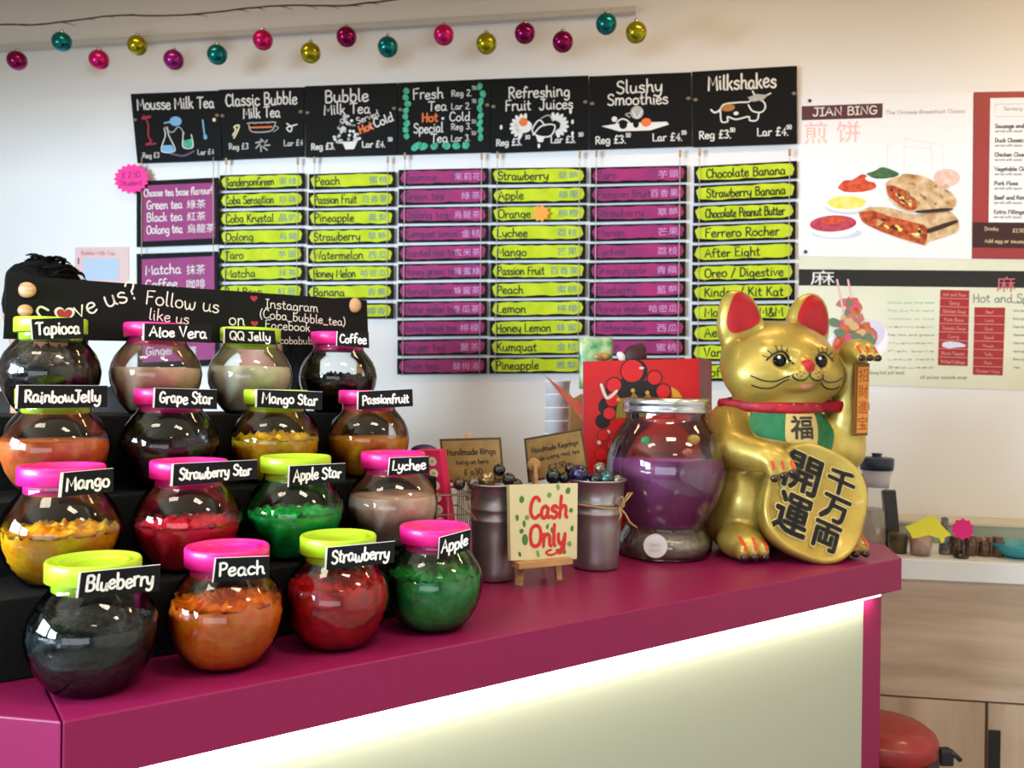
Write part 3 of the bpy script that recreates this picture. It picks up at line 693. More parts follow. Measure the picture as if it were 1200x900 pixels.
def head_art(k, t, q):
    W = lambda s, u, v, h, **kw: write(t, q, s, u, v, q.h*h, wd=q.h*h*.13, **kw)
    if k == 0:
        W('Mousse Milk Tea', .5, .24, .16, align='c', maxw=q.w*.88)
        draw(t, q, [(.13, .32), (.17, .45), (.16, .62), (.19, .70), (.12, .74), (.24, .73)], .006, 5); draw(t, q, [(.11, .36), (.2, .34)], .01, 5)
        blob(t, q, .49, .42, .07, .07, 4); draw(t, q, [(.36, .44), (.46, .42)], .006, 4)
        draw(t, q, [(.35, .52), (.36, .62), (.30, .84), (.46, .84), (.40, .62), (.39, .50)], .004, 0); poly(t, q, [(.32, .76), (.43, .76), (.46, .86), (.30, .86)], 4)
        draw(t, q, [(.36, .5), (.44, .58), (.52, .50), (.58, .60)], .004, 1); draw(t, q, [(.57, .58), (.56, .68), (.56, .8), (.67, .8), (.66, .62)], .004, 0); poly(t, q, [(.565, .70), (.665, .68), (.67, .80), (.56, .80)], 2)
        draw(t, q, [(.80, .42), (.81, .6), (.82, .68)], .006, 4); blob(t, q, .82, .66, .022, .04, 4)
        draw(t, q, [(.4, .88), (.55, .92), (.68, .86)], .006, 6); write(t, q, 'Reg £3', .07, .93, q.h*.07, seed=2); write(t, q, 'Lar £4', .72, .91, q.h*.07, seed=2)
        blob(t, q, .93, .42, .02, .03, 7, n=8)
    if k == 1:
        W('Classic Bubble', .5, .24, .17, align='c', maxw=q.w*.86); W('Milk Tea', .5, .42, .15, align='c', maxw=q.w*.45)
        for u_ in (.38, .46, .54, .62): draw(t, q, [(u_-.06, .50), (u_, .49), (u_+.05, .50)], .004, 1)
        draw(t, q, [(.36, .56), (.62, .56)], .006, 3); draw(t, q, [(.34, .52), (.38, .62), (.60, .62), (.66, .52)], .004, 1); draw(t, q, [(.66, .55), (.70, .58), (.64, .63)], .003, 1)
        for i in range(7): a = i*.9; draw(t, q, [(.50+.09*math.cos(a), .82+.09*math.sin(a)), (.50+.03*math.cos(a+.6), .80+.04*math.sin(a+.6))], .005, 1)
        draw(t, q, [(.14, .66), (.18, .58), (.16, .54), (.22, .52), (.2, .60), (.15, .70)], .006, 7); draw(t, q, [(.80, .52), (.86, .58), (.84, .64), (.80, .58), (.92, .54)], .005, 0)
        write(t, q, 'Reg £3', .08, .86, q.h*.08, seed=2); write(t, q, 'Lar £4', .76, .84, q.h*.08, seed=2)
    if k == 2:
        W('Bubble', .46, .24, .17, align='c'); W('Milk Tea', .46, .41, .14, align='c', maxw=q.w*.52)
        rnd = random.Random(4)
        for i in range(46):
            vv = rnd.uniform(.43, .80); wdt = .03+.14*(vv-.40)/.4; blob(t, q, .45+rnd.uniform(-wdt, wdt), vv, .018, .022, 0 if i % 3 else 1, n=7)
        for i in range(7): vv = rnd.uniform(.5, .76); blob(t, q, .46+rnd.uniform(-.08, .08), vv, .014, .018, 8, off=.0012, n=7)
        poly(t, q, [(.40, .80), (.57, .80), (.53, .91), (.44, .91)], 0)
        write(t, q, 'Served', .57, .56, q.h*.09, ang=18, seed=3); write(t, q, 'Hot', .60, .70, q.h*.11, ang=20, mi=3, wd=q.h*.025); write(t, q, '&', .70, .63, q.h*.06, ang=15); write(t, q, 'Cold', .76, .62, q.h*.12, ang=20, wd=q.h*.02)
        price(t, q, 'Reg £3.', 'Lar £4.', .90, .085)
    if k == 3:
        rnd = random.Random(8)
        for i in range(8):
            blob(t, q, .10+rnd.uniform(-.02, .02), .12+.09*i, .035, .045, 2, n=9, wob=.15, seed=i, ang=rnd.uniform(-.6, .6)); blob(t, q, .90+rnd.uniform(-.02, .02), .10+.10*i, .03, .055, 2, n=9, wob=.15, seed=i+9, ang=rnd.uniform(-.6, .6))
        for i, (u_, rr) in enumerate(((.2, .07), (.28, .06), (.40, .045), (.53, .045), (.64, .045), (.74, .04))): blob(t, q, u_, .90, rr, .05, 2, n=9, wob=.15, seed=i+30, ang=-.5+i*.2)
        W('Fresh', .16, .24, .14); W('Tea', .33, .41, .13); write(t, q, 'Hot', .26, .56, q.h*.12, mi=3, wd=q.h*.022); blob(t, q, .49, .52, .015, .02, 0); W('Cold', .56, .56, .12); W('Special', .17, .71, .13, maxw=q.w*.33); W('Tea', .36, .85, .12)
        for v_, s_ in ((.22, 'Reg 2.'), (.40, 'Lar 2.'), (.68, 'Reg 3.'), (.84, 'Lar 3.')): W(s_, .58, v_, .085); write(t, q, '50', .80, v_-.08, q.h*.05)
    if k == 4:
        W('Refreshing', .5, .27, .15, align='c', maxw=q.w*.64); W('Fruit  Juices', .5, .44, .14, align='c', maxw=q.w*.70)
        rnd = random.Random(5)
        for cx_, s_ in ((.34, 1), (.66, -1)):
            for i in range(9):
                a = math.pi*(.45+.95*i/8) if s_ == 1 else math.pi*(.55-.95*i/8)
                blob(t, q, cx_+.10*math.cos(a), .66-.15*math.sin(a)*.8, .045, .028, 0, n=9, wob=.1, seed=i, ang=-a)
        blob(t, q, .34, .66, .09, .09, 0); blob(t, q, .34, .60, .045, .06, 3, off=.001); 
        draw(t, q, [(.44, .78), (.53, .66), (.66, .66), (.62, .80), (.5, .80), (.43, .72), (.50, .58), (.56, .66)], .005, 0, off=.0012)
        draw(t, q, [(.52, .56), (.60, .52), (.64, .60)], .004, 1, off=.0012); blob(t, q, .58, .73, .075, .06, 8, off=.001)
        for (u_, v_) in ((.11, .66), (.82, .48), (.84, .62), (.84, .78), (.50, .93)): blob(t, q, u_, v_, .014, .032, 0)
        poly(t, q, [(.47, .80), (.56, .80), (.54, .88), (.49, .88)], 0); price(t, q, 'Reg £3.', 'Lar £3.', .91, .085)
    if k == 5:
        W('Slushy', .5, .25, .17, align='c'); W('Smoothies', .48, .41, .15, align='c', maxw=q.w*.6)
        poly(t, q, [(.12, .69), (.30, .66), (.76, .66), (.78, .70), (.60, .77), (.30, .77)], 0)
        draw(t, q, [(.30, .76), (.27, .66), (.33, .60), (.40, .66), (.38, .74), (.32, .76)], .005, 0, off=.001); blob(t, q, .335, .68, .04, .06, 8, off=.001)
        blob(t, q, .25, .60, .03, .04, 0, n=6); blob(t, q, .47, .52, .065, .09, 1); draw(t, q, [(.43, .50), (.47, .6), (.52, .50)], .004, 0, off=.001); blob(t, q, .46, .68, .03, .05, 8, off=.001); blob(t, q, .56, .66, .05, .06, 3, off=.0012)
        draw(t, q, [(.40, .58), (.36, .54), (.42, .52)], .004, 1); price(t, q)
    if k == 6:
        W('Milkshakes', .48, .26, .19, align='c', maxw=q.w*.66)
        draw(t, q, [(.27, .52), (.22, .56), (.18, .52)], .006, 0); draw(t, q, [(.26, .55), (.30, .46), (.42, .44), (.54, .44)], .005, 0); blob(t, q, .34, .50, .07, .05, 9)
        draw(t, q, [(.27, .54), (.28, .68), (.34, .68), (.34, .62), (.42, .66), (.54, .63), (.55, .68), (.62, .68), (.64, .58)], .005, 0)
        draw(t, q, [(.54, .44), (.60, .40), (.68, .44), (.70, .52), (.66, .58), (.58, .56), (.54, .48)], .005, 0); poly(t, q, [(.53, .38), (.62, .34), (.73, .36), (.68, .42), (.58, .44)], 1); blob(t, q, .62, .50, .04, .03, 8, off=.001); draw(t, q, [(.60, .36), (.58, .30)], .005, 0); draw(t, q, [(.68, .38), (.75, .34)], .005, 0)
        blob(t, q, .42, .58, .025, .025, 0); price(t, q, v=.90)
CH = [CHALK, CHALKG, CHALKT, CHALKO, CHALKB, CHALKR, mat('chalk_plum', '#6c5878', .8), CHALKC, SLATE, mat('chalk_brown', '#b5783c', .8)]
TITLES = ['Mousse Milk Tea', 'Classic Bubble Milk Tea', 'Bubble Milk Tea', 'Fresh Tea', 'Refreshing Fruit Juices', 'Slushy Smoothies', 'Milkshakes']
SL = {1: ((258, 357), (205, 202.5), (21.4, 21.6), 8, LIME, [('SandersonGreen', '茉綠'), ('Coba Sensation', '珍珠'), ('Coba Krystal', '晶奶'), ('Oolong', '烏龍'), ('Taro', '芋頭'), ('Matcha', '抹茶'), ('Red Bean', '紅豆'), ('Original', '原味')]),
      2: ((361.5, 462.5), (203.5, 201.5), (21.7, 21.9), 8, LIME, [('Peach', '蜜桃'), ('Passion Fruit', '百香果'), ('Pineapple', '鳳梨'), ('Strawberry', '草莓'), ('Watermelon', '西瓜'), ('Honey Melon', '哈密瓜'), ('Banana', '香蕉'), ('Coconut', '椰香')]),
      3: ((467.5, 572.5), (199, 197), (22.1, 22.2), 11, PURP, [('Jasmine', '茉莉花'), ('Green tea', '綠茶'), ('Oolong tea', '烏龍茶'), ('Kumquat lemon', '金桔'), ('Roasted rice tea', '玄米茶'), ('Honey green tea', '蜂蜜綠'), ('Honey lemon', '蜂蜜茶'), ('Winter melon tea', '冬瓜茶'), ('Honey lemon tea', '檸檬'), ('Ginger tea', '薑茶'), ('Plum tea', '酸梅湯')]),
      4: ((576, 687.5), (197.5, 196), (22.2, 22.25), 11, LIME, [('Strawberry', '草莓'), ('Apple', '蘋果'), ('Orange', '柳橙'), ('Lychee', '荔枝'), ('Mango', '芒果'), ('Passion Fruit', '百香果'), ('Peach', '蜜桃'), ('Lemon', '檸檬'), ('Honey Lemon', '蜂蜜'), ('Kumquat', '金桔'), ('Pineapple', '鳳梨')]),
      5: ((692, 805), (196, 193.5), (22.4, 22.6), 11, PURP, [('Taro', '芋頭'), ('Passion fruit', '百香果'), ('Strawberry', '草莓'), ('Mango', '芒果'), ('Lychee', '荔枝'), ('Green Apple', '青蘋'), ('Blueberry', '藍莓'), ('Honey melon', '哈密瓜'), ('Watermelon', '西瓜'), ('Peach', '蜜桃'), ('Coconut', '椰子')]),
      6: ((813, 933.5), (194.5, 188.5), (23.2, 23.8), 11, LIME, [('Chocolate Banana', ''), ('Strawberry Banana', ''), ('Chocolate Peanut Butter', ''), ('Ferrero Rocher', ''), ('After Eight', ''), ('Oreo / Digestive', ''), ('Kinder / Kit Kat', ''), ('Malteser / M&M', ''), ('Aero', ''), ('Vanilla', ''), ('Coffee', '')])}
for k, hq in enumerate(HEAD):
    q3 = WQ(hq, .02); q = Q(q3)
    look = ['purple boards', 'eight lime slats', 'eight lime slats', 'eleven purple slats', 'eleven lime slats', 'eleven purple slats', 'eleven lime slats'][k]
    hm = empty('hanging_menu', (q3[0]+q3[1])/2, 'blackboard headed %s with %s hanging below' % (TITLES[k], look), 'menu', 'hanging chalk menus on the wall')
    hb = MB().slab(q3, .008).build('header_board', SLATE, hm)
    t = MB(); head_art(k, t, q); t.flat = True; t.build('lettering', CH, hb)
    for (u_, v_) in ((.03, .38), (.97, .36)): c = q.p(u_, v_, .003); MB().ball(c, (.008, .004, .006), 8, 6).build('raffia_knot', mat('raffia', '#8f7c62', .8), hb)
    if k == 0:
        for bi, (o4, i4, txts) in enumerate((([(160, 212.5), (255.5, 208), (256.5, 286), (160, 289.5)], [(167, 217.5), (251.5, 214), (252, 279), (167, 283)], [('Choose tea base flavour!', '', .02, .20, .13), ('Green tea', '綠茶', .06, .43, .15), ('Black tea', '紅茶', .06, .65, .15), ('Oolong tea', '烏龍茶', .06, .87, .15)]),
                                             ([(160, 297.5), (255, 294.5), (256.5, 428), (161, 432)], [(166, 304), (251, 300), (252, 421), (167, 425)], [('Matcha', '抹茶', .05, .15, .09), ('Coffee', '咖啡', .05, .29, .09), ('Chocolate', '巧克力', .05, .45, .08), ('Milk tea', '奶茶', .05, .61, .08), ('Honey', '蜂蜜', .05, .77, .08), ('Ginger', '薑', .05, .93, .08)]))):
            a = MB().slab(WQ(o4, .02), .006); iq = Q(WQ(i4, .0206)); a.slab(iq.q, .0004, 1)
            ao = a.build('flavour_board', [SLATE, PURPD], hm)
            t = MB()
            for s_, c_, u_, v_, h_ in txts:
                write(t, iq, s_, u_, v_, iq.h*h_, maxw=iq.w*(.95 if not c_ else .5), align='fit' if not c_ else 'l')
                if c_: cjk(t, iq.mm(.0006), c_, iq.w*.62, iq.h*(1-v_-.02), iq.w*.15*len(c_)*.85, iq.h*h_*1.05)
            t.flat = True; t.build('lettering', CHALK, ao)
        sx = (168, 237, 245); ends_ = 300
        for px in (166, 250):
            MB().tube([onwall(px, 184, .024), onwall(px, 300, .024)], .0016, 6).build('cord', STRING, hm)
        continue
    (xl, xr), (yl, yr), (pl, pr_), n, pm, names = SL[k]
    rnd = random.Random(k); hh = .83 if k < 3 else .85
    for i in range(n):
        a0 = yl+pl*i; b0 = yr+pr_*i; dx = -.25*i+rnd.uniform(-.6, .6); j1, j2 = rnd.uniform(-.5, .5), rnd.uniform(-.5, .5)
        px4 = [(xl+dx, a0+j1), (xr+dx, b0+j2), (xr+dx, b0+j2+pr_*hh), (xl+dx, a0+j1+pl*hh)]
        sq4 = WQ(px4, .016+rnd.uniform(-.001, .001)); sqf = Q(sq4)
        so = MB().slab(sq4, .005)
        # wavy painted patch with brushed ends
        pts = []; m_ = 13
        for q_ in range(m_): u_ = .045+.91*q_/(m_-1); pts.append((u_, .10+rnd.uniform(-.04, .04)+(0.08 if q_ in (0, m_-1) else 0)))
        pts += [(.975, .3+rnd.uniform(0, .3))]
        for q_ in range(m_): u_ = .955-.91*q_/(m_-1); pts.append((u_, .87+rnd.uniform(-.04, .04)-(0.08 if q_ in (0, m_-1) else 0)))
        pts += [(.02, .3+rnd.uniform(0, .3))]
        pb = [sqf.p(u_, v_, .0) for u_, v_ in pts]; so.prism(pb, sqf.n*.0006, 1)
        s_o = so.build('menu_slat', [SLATE, pm], hm)
        t = MB(); nm, cj_ = names[i]
        if pm is LIME:
            wm = .86 if k == 6 else (.50 if len(cj_) > 2 else .58)
            write(t, sqf, nm, .07 if k != 6 else .12, .74, sqf.h*.50, wd=sqf.h*.085, maxw=sqf.w*wm*(.9 if k == 6 else 1), off=.0011, seed=i, align='l')
            mi_c = 1
        else:
            write(t, sqf, nm, .07, .72, sqf.h*.45, wd=sqf.h*.07, maxw=sqf.w*.6, off=.0011, seed=i, mi=0)
        if cj_:
            cw = .085 if len(cj_) > 2 else .095
            for ci, ch_ in enumerate(cj_): cjk(t, sqf.mm(.0011), ch_, sqf.w*(.93-(len(cj_)-ci)*cw*1.18), sqf.h*.27, sqf.w*cw, sqf.h*.46, mi=1, bold=.0)
        t.flat = True; t.build('lettering', [INK if pm is LIME else INKP, INKB if pm is LIME else INKL], s_o)
    sh = -.25*n
    for px in (xl+7, xr-8):
        yb = (yl+pl*n-2) if px < (xl+xr)/2 else (yr+pr_*n-2)
        MB().tube([onwall(px, yl-20, .0245), onwall(px+sh*.5, (yl+yb)/2, .0225), onwall(px+sh, yb, .0225)], .0013, 6).build('cord', STRING, hm)
        MB().box(onwall(px, yl-16, .026), (.007, .006, .022)).build('mini_peg', WOODP, hm)

# starburst price tags
def star(name, px, py, rx, ry, n, m, label, off, parent=None, inner=.8, txt=None, group=None, plane=None, th=.0012, cat='price tag'):
    c = onwall(px, py, off) if plane is None else plane
    k = (c-Vector((0, 0, EYE))).y/1000.
    pts = []
    for i in range(2*n):
        a = math.pi*i/n; r_ = 1 if i % 2 == 0 else inner
        pts.append(c+WW*(rx*k*r_*math.cos(a))+Vector((0, 0, ry*k*r_*math.sin(a))))
    b = MB().prism(pts, WN*th)
    o = b.build(name, m, origin=c); tag(o, label, cat, group)
    return o, c, k
PINKN = mat('neon_pink_card', '#ff2f9a', .6)
o, c, k = star('starburst_tag', 154, 209.5, 23, 18, 18, PINKN, 'neon pink starburst tag beside the Mousse Milk Tea menu', .032, inner=.84)
t = MB(); s4 = Q([c+WW*-.06+Vector((0, 0, .045))+WN*.0018, c+WW*.06+Vector((0, 0, .045))+WN*.0018, c+WW*.06-Vector((0, 0, .045))+WN*.0018, c+WW*-.06-Vector((0, 0, .045))+WN*.0018])
write(t, s4, '£ 2.50', .5, .45, .022, align='c', wd=.002); write(t, s4, 'Student', .5, .78, .02, align='c', wd=.002); t.flat = True; t.build('lettering', INKP, o)
o, c, k = star('starburst_tag', 634, 250, 10.5, 10.5, 9, mat('neon_orange_card', '#ffa33a', .6), 'small orange starburst tag on the Orange slat', .030, inner=.72)

# ================================================================== posters
def print_mb(): b = MB(); b.flat = True; return b
def PL(px, py, off): return onwall(px, py, off)
PAPER = mat('poster_paper', '#f3f2f3', .45)
jp = [(935.5, 112), (1140.5, 108.5), (1138.5, 303.5), (935, 300)]
o = empty('food_poster', onwall(1037, 302, .003), 'large white poster headed Jian Bing with wraps and dips', 'poster')
pb = MB().slab(WQ(jp, .003), .0015).build('paper', PAPER, o)
def Pq(x0, y0, x1, y1, off, sl=0.0):
    return Q(WQ([(x0, y0+sl*(x0-x1)*0), (x1, y0-sl*(x1-x0)), (x1, y1-sl*(x1-x0)), (x0, y1)], off))
bar = Q(WQ([(939.5, 124.5), (1034.5, 121), (1034, 138), (939.5, 141)], .0036))
t = print_mb(); t.add(bar.q, [(0, 1, 2, 3)], 0)
write(t, bar, 'JIAN BING', .14, .72, bar.h*.55, maxw=bar.w*.80, align='fit', mi=1, jit=.02, wd=bar.h*.09)
sl = Q(WQ([(1038, 126), (1132, 124), (1132, 134), (1038, 136)], .0036)); write(t, sl, 'The Chinese Breakfast Classic', 0, .8, sl.h*.42, maxw=sl.w, align='fit', mi=2, jit=.02, wd=sl.h*.05)
cj4 = Q(WQ([(943, 143), (1008, 141), (1008, 167), (943, 169)], .0036)); cjk(t, cj4.mm(0), '煎 饼', 0, 0, cj4.w, cj4.h, 3)
t.build('heading', [mat('maroon_print', '#5b3035', .5), CHALK, mat('grey_print', '#a9a09a', .6), mat('pale_red_print', '#f2c6ba', .6)], pb)
# printed picture: dips in white bowls and two cut wraps
cols = [mat('print_white', '#fbfbfd', .45), mat('print_shadow_grey', '#d5dae6', .5), mat('print_dip_red', '#b02a3e', .5, col2='#d0506a', vscale=60), mat('print_yellow', '#f4dd3c', .5, col2='#f8ec90', vscale=40), mat('print_orange', '#e2603c', .5, col2='#c23a20', vscale=60), mat('print_green', '#4d7a4a', .5, col2='#2f5636', vscale=60), mat('print_crust', '#c79a62', .5, col2='#8d5c32', vscale=45), mat('print_crust_pale', '#e6caa0', .5, col2='#c49a68', vscale=40), mat('print_filling', '#d9662e', .5, col2='#8e2f18', vscale=70), mat('print_dark', '#3b2016', .6), mat('print_pink', '#f2b4a2', .5, col2='#f7d6cc', vscale=60)]
t = print_mb(); z_ = [.0036]
fq = Q(WQ([(940, 180), (1140, 180), (1140, 300), (940, 300)], .0036))
def pp(pts, mi, sm=True): z_[0] += .00006; poly(t, fq, [(x/1200., y/720.) for x, y in pts], mi, z_[0]-.0036, sm)
def pe(x, y, rx, ry, mi, ang=0, n=22): z_[0] += .00006; poly(t, fq, [((x+rx*math.cos(a)*math.cos(ang)-ry*math.sin(a)*math.sin(ang))/1200., (y+rx*math.cos(a)*math.sin(ang)+ry*math.sin(a)*math.cos(ang))/720.) for a in [2*math.pi*i/n for i in range(n)]], mi, z_[0]-.0036)
pe(250, 560, 180, 40, 1); pe(225, 505, 185, 85, 0); pe(222, 492, 168, 58, 2, -.05); pe(230, 470, 90, 24, 4, -.1)
pe(330, 375, 165, 55, 1); pe(325, 355, 160, 55, 0); pe(320, 345, 140, 46, 3)
pe(400, 245, 155, 55, 0); pp([(255, 240), (300, 190), (360, 185), (430, 145), (480, 170), (530, 225), (500, 255), (400, 272), (300, 268)], 4)
pe(570, 175, 120, 30, 0); pp([(460, 140), (520, 120), (570, 95), (640, 115), (690, 145), (640, 170), (540, 178), (490, 165)], 5)
pe(1020, 170, 90, 62, 10); pe(1020, 160, 60, 36, 10)
pp([(400, 410), (470, 380), (620, 380), (800, 430), (1000, 390), (1080, 440), (1105, 500), (1080, 560), (900, 620), (850, 645), (560, 550), (430, 470)], 7)
pp([(410, 415), (500, 400), (620, 440), (780, 480), (885, 520), (870, 635), (820, 630), (600, 560), (480, 510), (425, 470)], 8)
for i in range(26):
    rn = random.Random(i); u_ = rn.random(); pe(450+u_*400, 440+u_*130+rn.uniform(-25, 30), rn.uniform(12, 26), rn.uniform(7, 14), (3, 4, 9, 7, 8)[i % 5], rn.uniform(-.5, .8), 9)
pp([(885, 530), (1070, 470), (1085, 490), (900, 560)], 9)
pp([(595, 210), (650, 170), (820, 150), (950, 210), (1060, 290), (1085, 350), (1030, 395), (820, 415), (720, 400), (620, 320)], 7)
pp([(598, 225), (660, 230), (760, 280), (815, 350), (800, 395), (735, 395), (660, 340), (610, 290)], 8)
for i in range(16):
    rn = random.Random(i+50); u_ = rn.random(); pe(630+u_*140, 250+u_*120+rn.uniform(-14, 14), rn.uniform(10, 20), rn.uniform(6, 12), (3, 4, 7, 9)[i % 4], .7, 9)
for i in range(30):
    rn = random.Random(i+90); pe(rn.uniform(700, 1040), rn.uniform(200, 370), rn.uniform(8, 24), rn.uniform(5, 12), (6, 7)[i % 2], rn.uniform(0, 1), 9)
pe(760, 160, 60, 14, 6, .1); pp([(800, 405), (1000, 385), (1060, 395), (960, 415), (820, 420)], 9)
t.build('food_picture', cols, pb)
t = print_mb(); gq = Q(WQ([(1030, 158), (1130, 158), (1130, 205), (1030, 205)], .00365))
for pts in ([(.1, .25), (.3, .1), (.3, .9)], [(.1, .25), (.1, .9)], [(.3, .1), (.75, .25), (.75, .9)], [(.62, .25), (.62, .9)], [(.3, .3), (.62, .35)]): draw(t, gq, pts, .0012, 0, off=0, smooth=False)
t.build('line_drawing', mat('faint_print', '#e4cdc4', .6), pb)
for px, py in ((949, 118), (944, 295)): tag(MB().ball(onwall(px, py, .006), (.006, .004, .006), 10, 6).build('wall_pin', BLACK), 'small black pin at the %s left corner of the white food poster' % ('upper' if py < 200 else 'lower'), 'pin')
# red framed menu at the right edge
o = empty('framed_price_list', onwall(1260, 303, .003), 'white price list with dark red border cut by the right edge', 'poster')
fp = MB().slab(WQ([(1141.5, 108), (1380, 104), (1380, 306), (1139.5, 303)], .004), .002).build('red_sheet', mat('brick_red_print', '#a33a3c', .45, vary=.12, vscale=5), o)
t = print_mb(); iq = Q(WQ([(1160.5, 115), (1366, 112), (1366, 262), (1158.5, 260.5)], .0046)); t.add(iq.q, [(0, 1, 2, 3)], 0)
dq = Q(WQ([(1139.8, 260.5), (1380, 262), (1380, 293), (1140, 290)], .0046)); t.add(dq.q, [(0, 1, 2, 3)], 1)
for i, s_ in enumerate(['Sausage and Egg', 'Duck Classic', 'Chicken Classic', 'Vegetable Classic', 'Pork Floss', 'Beef and Kimchi Set', 'Extra Fillings']):
    write(t, iq, s_, .03, .24+.115*i, iq.h*.030, mi=2, jit=.05, off=.0004, wd=iq.h*.007); write(t, iq, 'served with sauce', .03, .275+.115*i, iq.h*.02, mi=3, jit=.05, off=.0004, wd=iq.h*.004)
write(t, iq, 'Savoury Breakfast Crepe', .08, .10, iq.h*.03, mi=3, off=.0004, jit=.05); draw(t, iq, [(.03, .05), (.03, .15), (.6, .15), (.6, .05), (.03, .05)], .001, 3, off=.0004, smooth=False)
write(t, dq, 'Drinks', .06, .32, dq.h*.14, mi=4, off=.0004, jit=.05); write(t, dq, '£2.50', .2, .38, dq.h*.14, mi=4, off=.0004, jit=.05); write(t, dq, 'Add egg or sausage £1.00', .06, .80, dq.h*.14, mi=4, off=.0004, jit=.05)
t.build('printed_list', [PAPER, mat('dark_maroon_print', '#3c1b1c', .5), mat('dark_print', '#4a4444', .6), mat('grey_print2', '#8c8888', .6), CHALKC], fp)
# lower menu banner
o = empty('menu_banner', onwall(1100, 452, .003), 'pale green menu banner with black top band and red price columns', 'poster')
CREAMP = mat('banner_cream', '#e9e9d2', .35, col2='#dcdcc0', vscale=3)
bp_ = MB().slab(WQ([(936, 300.5), (1360, 308), (1360, 462), (936, 449)], .0022), .001).build('banner_sheet', CREAMP, o)
t = print_mb(); kq = Q(WQ([(936, 315.5), (1360, 319), (1360, 339), (936, 334.5)], .0028)); t.add(kq.q, [(0, 1, 2, 3)], 0)
BQ = lambda x0, y0, x1, y1, off=.0028: Q(WQ([(x0, y0), (x1, y0), (x1, y1), (x0, y1)], off))
g = BQ(950, 317, 978, 334, .0034); cjk(t, g.mm(0), '麻', 0, 0, g.w, g.h, 1)
c1 = Q(WQ([(1102, 339.5), (1136, 340.5), (1134, 429), (1099, 428)], .003)); t.add(c1.q, [(0, 1, 2, 3)], 2)
c2 = Q(WQ([(1142, 360), (1178, 360.5), (1175, 440), (1140, 439)], .003)); t.add(c2.q, [(0, 1, 2, 3)], 2)
for i in range(1, 9): draw(t, c1, [(0, i/9.), (1, i/9.)], .0018, 3, off=.0002, smooth=False)
for i in range(1, 8): draw(t, c2, [(0, i/8.), (1, i/8.)], .0018, 3, off=.0002, smooth=False)
for i, s_ in enumerate(['Hot and Sour', 'Spicy', 'Chicken Soup', 'Pork Bone', 'Tomato Soup', 'Curry', '', 'Black Pepper', 'Pickled Cabbage']):
    if s_: write(t, c1, s_, .5, (i+.72)/9., c1.h*.042, mi=3, align='c', maxw=c1.w*.8, off=.0003)
blob(t, c1, .48, .725, .38, .045, 4, off=.0004, n=14, wob=.2, seed=2)
for i, s_ in enumerate(['Beef', 'Lamb', 'Duck', 'Squid', 'Prawn', 'Tofu', 'Pork', 'Chicken Wings']): write(t, c2, s_, .5, (i+.72)/8., c2.h*.042, mi=3, align='c', maxw=c2.w*.8, off=.0003)
g = BQ(1140, 340, 1240, 356); write(t, g, 'Hot and Spicy', 0, .9, g.h*.6, mi=5, off=.0004)
g = BQ(1168, 324, 1190, 342, .0034); cjk(t, g.mm(0), '麻', 0, 0, g.w, g.h, 6)
for i in range(9):
    g = BQ(1040, 350+i*9.5, 1095, 357+i*9.5); write(t, g, ['Choose your soup base', 'Pick any five items', 'Noodles or rice', 'Vermicelli', 'Pak choi and greens', 'Mushroom', 'Fish balls', 'Lotus root', 'Seaweed'][i], 0, .8, g.h*.35, mi=5 if i > 2 else 7, maxw=g.w, align='fit', off=.0003, wd=.0012)
    g = BQ(1182, 350+i*9.5, 1290, 357+i*9.5); write(t, g, ['Extra noodles', 'Extra beef', 'Extra greens', 'Fried dumpling', 'Steamed rice', 'Crab stick', 'Quail egg', 'Bean curd', 'Tripe'][i], .05, .8, g.h*.35, mi=5, off=.0003, wd=.0012)
g = BQ(1010, 432, 1060, 440); write(t, g, 'Numbing hot pot bowl', 0, .8, g.h*.5, mi=5, maxw=g.w, off=.0003); g = BQ(1078, 436, 1136, 446); write(t, g, 'All prices include soup', 0, .8, g.h*.4, mi=5, maxw=g.w, off=.0003)
# bowl picture
bq = BQ(965, 330, 1045, 430); z_ = [0]
def be(x, y, rx, ry, mi, ang=0, n=18, wob=0): z_[0] += .00008; blob(t, bq, (x-965)/80., (y-330)/100., rx/80., ry/100., mi, z_[0], n, wob, int(x+y), ang)
be(1006, 402, 37, 26, 8, -.3); be(1006, 396, 33, 20, 9, -.4); be(1002, 400, 28, 17, 10, -.4)
rn = random.Random(3)
for i in range(40):
    v_ = rn.random(); be(994+v_*12+rn.uniform(-14, 14)*(.5+v_*.8), 352+v_*48, rn.uniform(4, 8), rn.uniform(4, 7), (10, 11, 12, 13, 14)[i % 5], rn.uniform(-1, 1), 9, .2)
for (x, y) in ((978, 378), (984, 390), (1004, 395)): be(x, y, 8, 5, 12, .2, 10, .1)
draw(t, bq, [(.2, -.02), (.28, .3), (.3, .45)], .006, 15, off=.001); draw(t, bq, [(.36, -.02), (.44, .3)], .006, 15, off=.001)
t.build('printed_menu', [mat('banner_black', '#1d1e1e', .4), CHALK, mat('banner_red', '#a8282c', .45), mat('banner_line', '#dda095', .5), mat('sticker_white', '#dcdcf0', .5), mat('banner_grey', '#8f8f84', .6), mat('banner_rose', '#cf6a74', .6), mat('banner_mint', '#9cc4ac', .6),
                         mat('print_bowl', '#f6f2f6', .4), mat('print_bowl_in', '#ddd6ea', .4), mat('print_broth', '#b5342c', .5, col2='#d88040', vscale=50), mat('print_meat', '#c8736a', .5), mat('print_leaf', '#6d7f62', .5), mat('print_prawn', '#e0566a', .5), mat('print_noodle', '#d8b27e', .5), mat('print_pale_pink', '#eec0bf', .5)], bp_)
